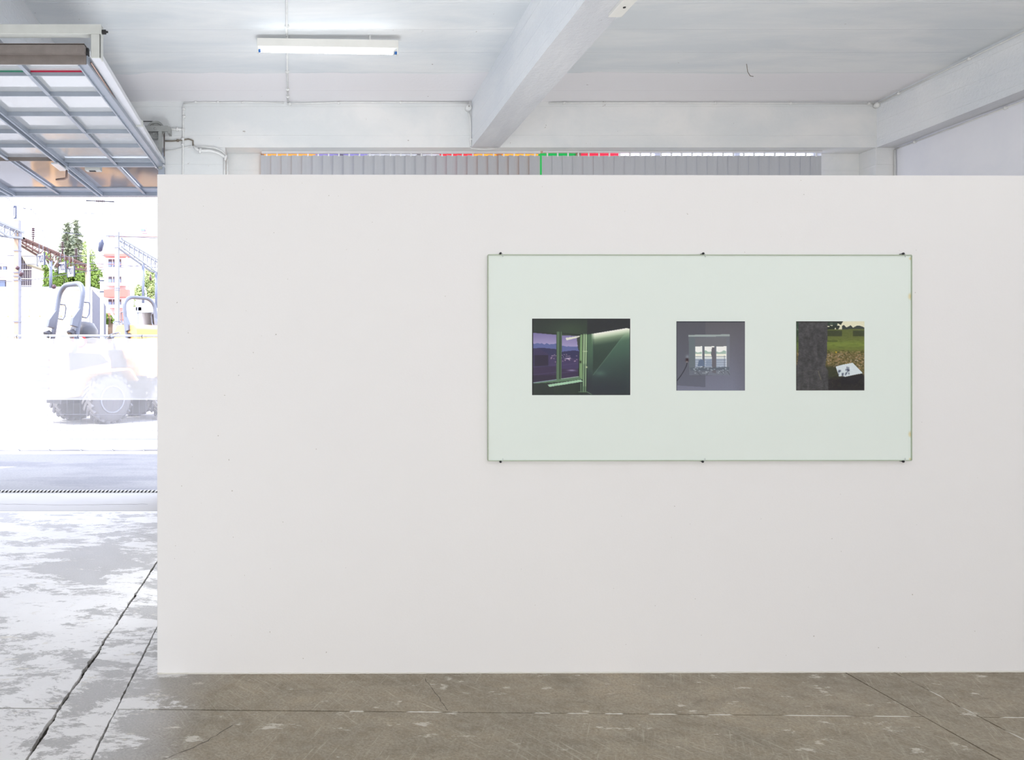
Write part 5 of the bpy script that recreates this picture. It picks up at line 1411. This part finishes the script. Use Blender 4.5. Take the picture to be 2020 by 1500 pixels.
A = [(wx(213, sbg), yg - 0.4, wz(468, sbg)), (wx(335, sbg), yg - 0.4, wz(468, sbg)), (wx(335, sbg), yg + 12, wz(470, sbg)), (wx(213, sbg), yg + 12, wz(470, sbg)),
     (wx(268, sbg), yg + 4, wz(439, sbg)), (wx(335, sbg), yg + 4, wz(439, sbg)), (wx(335, sbg), yg + 8, wz(438, sbg)), (wx(268, sbg), yg + 8, wz(438, sbg))]
m.add(A, [(0, 1, 5, 4), (1, 2, 6, 5), (2, 3, 7, 6), (3, 0, 4, 7), (4, 5, 6, 7), (3, 2, 1, 0)]); rf = m.build('roof', M['rooftile'], bg_)
MB().bar((wx(212, sbg), yg - 0.45, wz(468, sbg)), (wx(268, sbg), yg + 4, wz(438.5, sbg)), 0.25, 0.25).build('hip_tiles', M['roofgrey'], rf)
MB().box(wx(274, sbg), wx(282, sbg), yg + 1.0, yg + 1.3, wz(453, sbg), wz(449, sbg)).build('skylight', M['winglass'], rf)
m = MB(); m.box(wx(291, sbg), wx(335, sbg), yg - 0.2, yg + 5, wz(468, sbg), wz(448, sbg)); m.prism([(wx(284, sbg), yg - 0.4, wz(448, sbg)), (wx(335, sbg), yg - 0.4, wz(434, sbg)), (wx(335, sbg), yg - 0.4, wz(448, sbg))], (0, 6, 0))
m.build('dormer', M['render'], rf)
for (px, py) in ((280, 482), (294, 495), (280, 520), (294, 520), (262, 500)):
    MB().box(wx(px - 3, sbg), wx(px + 3, sbg), yg - 0.05, yg + 0.05, wz(py + 4, sbg), wz(py - 3, sbg)).build('window', M['render2'], bg_)
# balcony house on the left
sh = 24.0; yh = F / sh
lh = thing('balcony_house', (wx(10, sh), yh, 0), 'white terraced house with sloping timber eaves behind the J mast', 'building')
MB().box(wx(-120, sh), wx(36, sh), yh, yh + 8, 0, wz(480, sh)).build('wall', M['render'], lh)
for py0, py1 in ((494, 512), (536, 548)):
    MB().box(wx(-120, sh), wx(26, sh), yh - 1.2, yh - 0.1, wz(py1, sh), wz(py0, sh)).build('balcony', M['render2'], lh)
for (a, b, c, d) in ((-4, 3, 526, 534), (6, 14, 526, 534), (-10, 12, 553, 568)):
    fr_ = MB().box(wx(a, sh), wx(b, sh), yh - 0.06, yh + 0.02, wz(d, sh), wz(c, sh)).build('window', M['winframe'], lh)
    MB().box(wx(a, sh) + .05, wx(b, sh) - .05, yh - 0.10, yh - 0.06, wz(d, sh) + .05, wz(c, sh) - .05).build('pane', M['winglass'], fr_)
m = MB(); m.prism([(wx(36, sh), yh - 0.6, wz(478, sh)), (wx(61, sh), yh - 0.6, wz(523, sh)), (wx(59, sh), yh - 0.6, wz(526, sh)), (wx(34, sh), yh - 0.6, wz(484, sh))], (0, 6, 0)); m.build('eaves', M['soffit'], lh)
MB().box(wx(36, sh), wx(58, sh), yh + 0.6, yh + 6, 0, wz(505, sh)).build('gable_wall', M['render2'], lh)
for k in range(5):
    x = wx(38 + k * 4.4, sh); MB().box(x - 0.05, x + 0.05, yh + 0.5, yh + 0.6, 0, wz(500 + 5 * k, sh)).build('post', M['winframe'], lh)
for k, py in enumerate((530, 548, 562)):
    MB().box(wx(37, sh), wx(58, sh), yh + 0.45, yh + 0.55, wz(py + 1.2, sh), wz(py, sh)).build('balcony_rail', M['render'], lh)
# distant roofs
for k, (s_, a, b, pt_, pe, lab) in enumerate(((18, 50, 80, 497, 514, 'pinkish tiled house roof far behind the left mast'), (17, 176, 204, 508, 528, 'small grey tiled house far behind the trees'))):
    y = F / s_; h = thing('distant_house', (wx((a + b) / 2, s_), y, 0), lab, 'building')
    MB().box(wx(a, s_), wx(b, s_), y, y + 8, 0, wz(pe, s_)).build('wall', M['render'], h)
    x0_, x1_ = wx(a - 2, s_), wx(b + 2, s_); z0_, z1_ = wz(pe, s_), wz(pt_, s_)
    m = MB(); m.add([(x0_, y - .5, z0_), (x1_, y - .5, z0_), (x1_ - 1.0, y + 4, z1_), (x0_ + .3, y + 4, z1_), (x0_, y + 8.5, z0_), (x1_, y + 8.5, z0_)], [(0, 1, 2, 3), (3, 2, 5, 4), (0, 3, 4), (1, 5, 2), (0, 4, 5, 1)]); m.build('roof', M['rooftile'], h)
# white garage on the right
sg0 = 30.0; yg0 = F / sg0
gh = thing('garage', (wx(285, sg0), yg0, 0), 'white flat garage with a dark open bay beside the partition edge', 'building')
m = MB(); m.box(wx(246, sg0), wx(279, sg0), yg0, yg0 + 6, 0, wz(606, sg0)); m.box(wx(268, sg0), wx(335, sg0), yg0 - 0.0, yg0 + 6, wz(613, sg0), wz(590, sg0)); m.box(wx(306, sg0), wx(335, sg0), yg0 + .1, yg0 + 6, 0, wz(613, sg0)); m.box(wx(272, sg0), wx(335, sg0), yg0 + 5.8, yg0 + 6, 0, wz(613, sg0))
m.build('wall', M['render'], gh)
MB().box(wx(270, sg0), wx(335, sg0), yg0 - 0.15, yg0, wz(617, sg0), wz(614, sg0)).build('lintel', M['roofgrey'], gh)
MB().box(wx(271, sg0), wx(273, sg0), yg0 - 0.1, yg0, 0, wz(606, sg0)).build('downpipe', M['roofgrey'], gh)
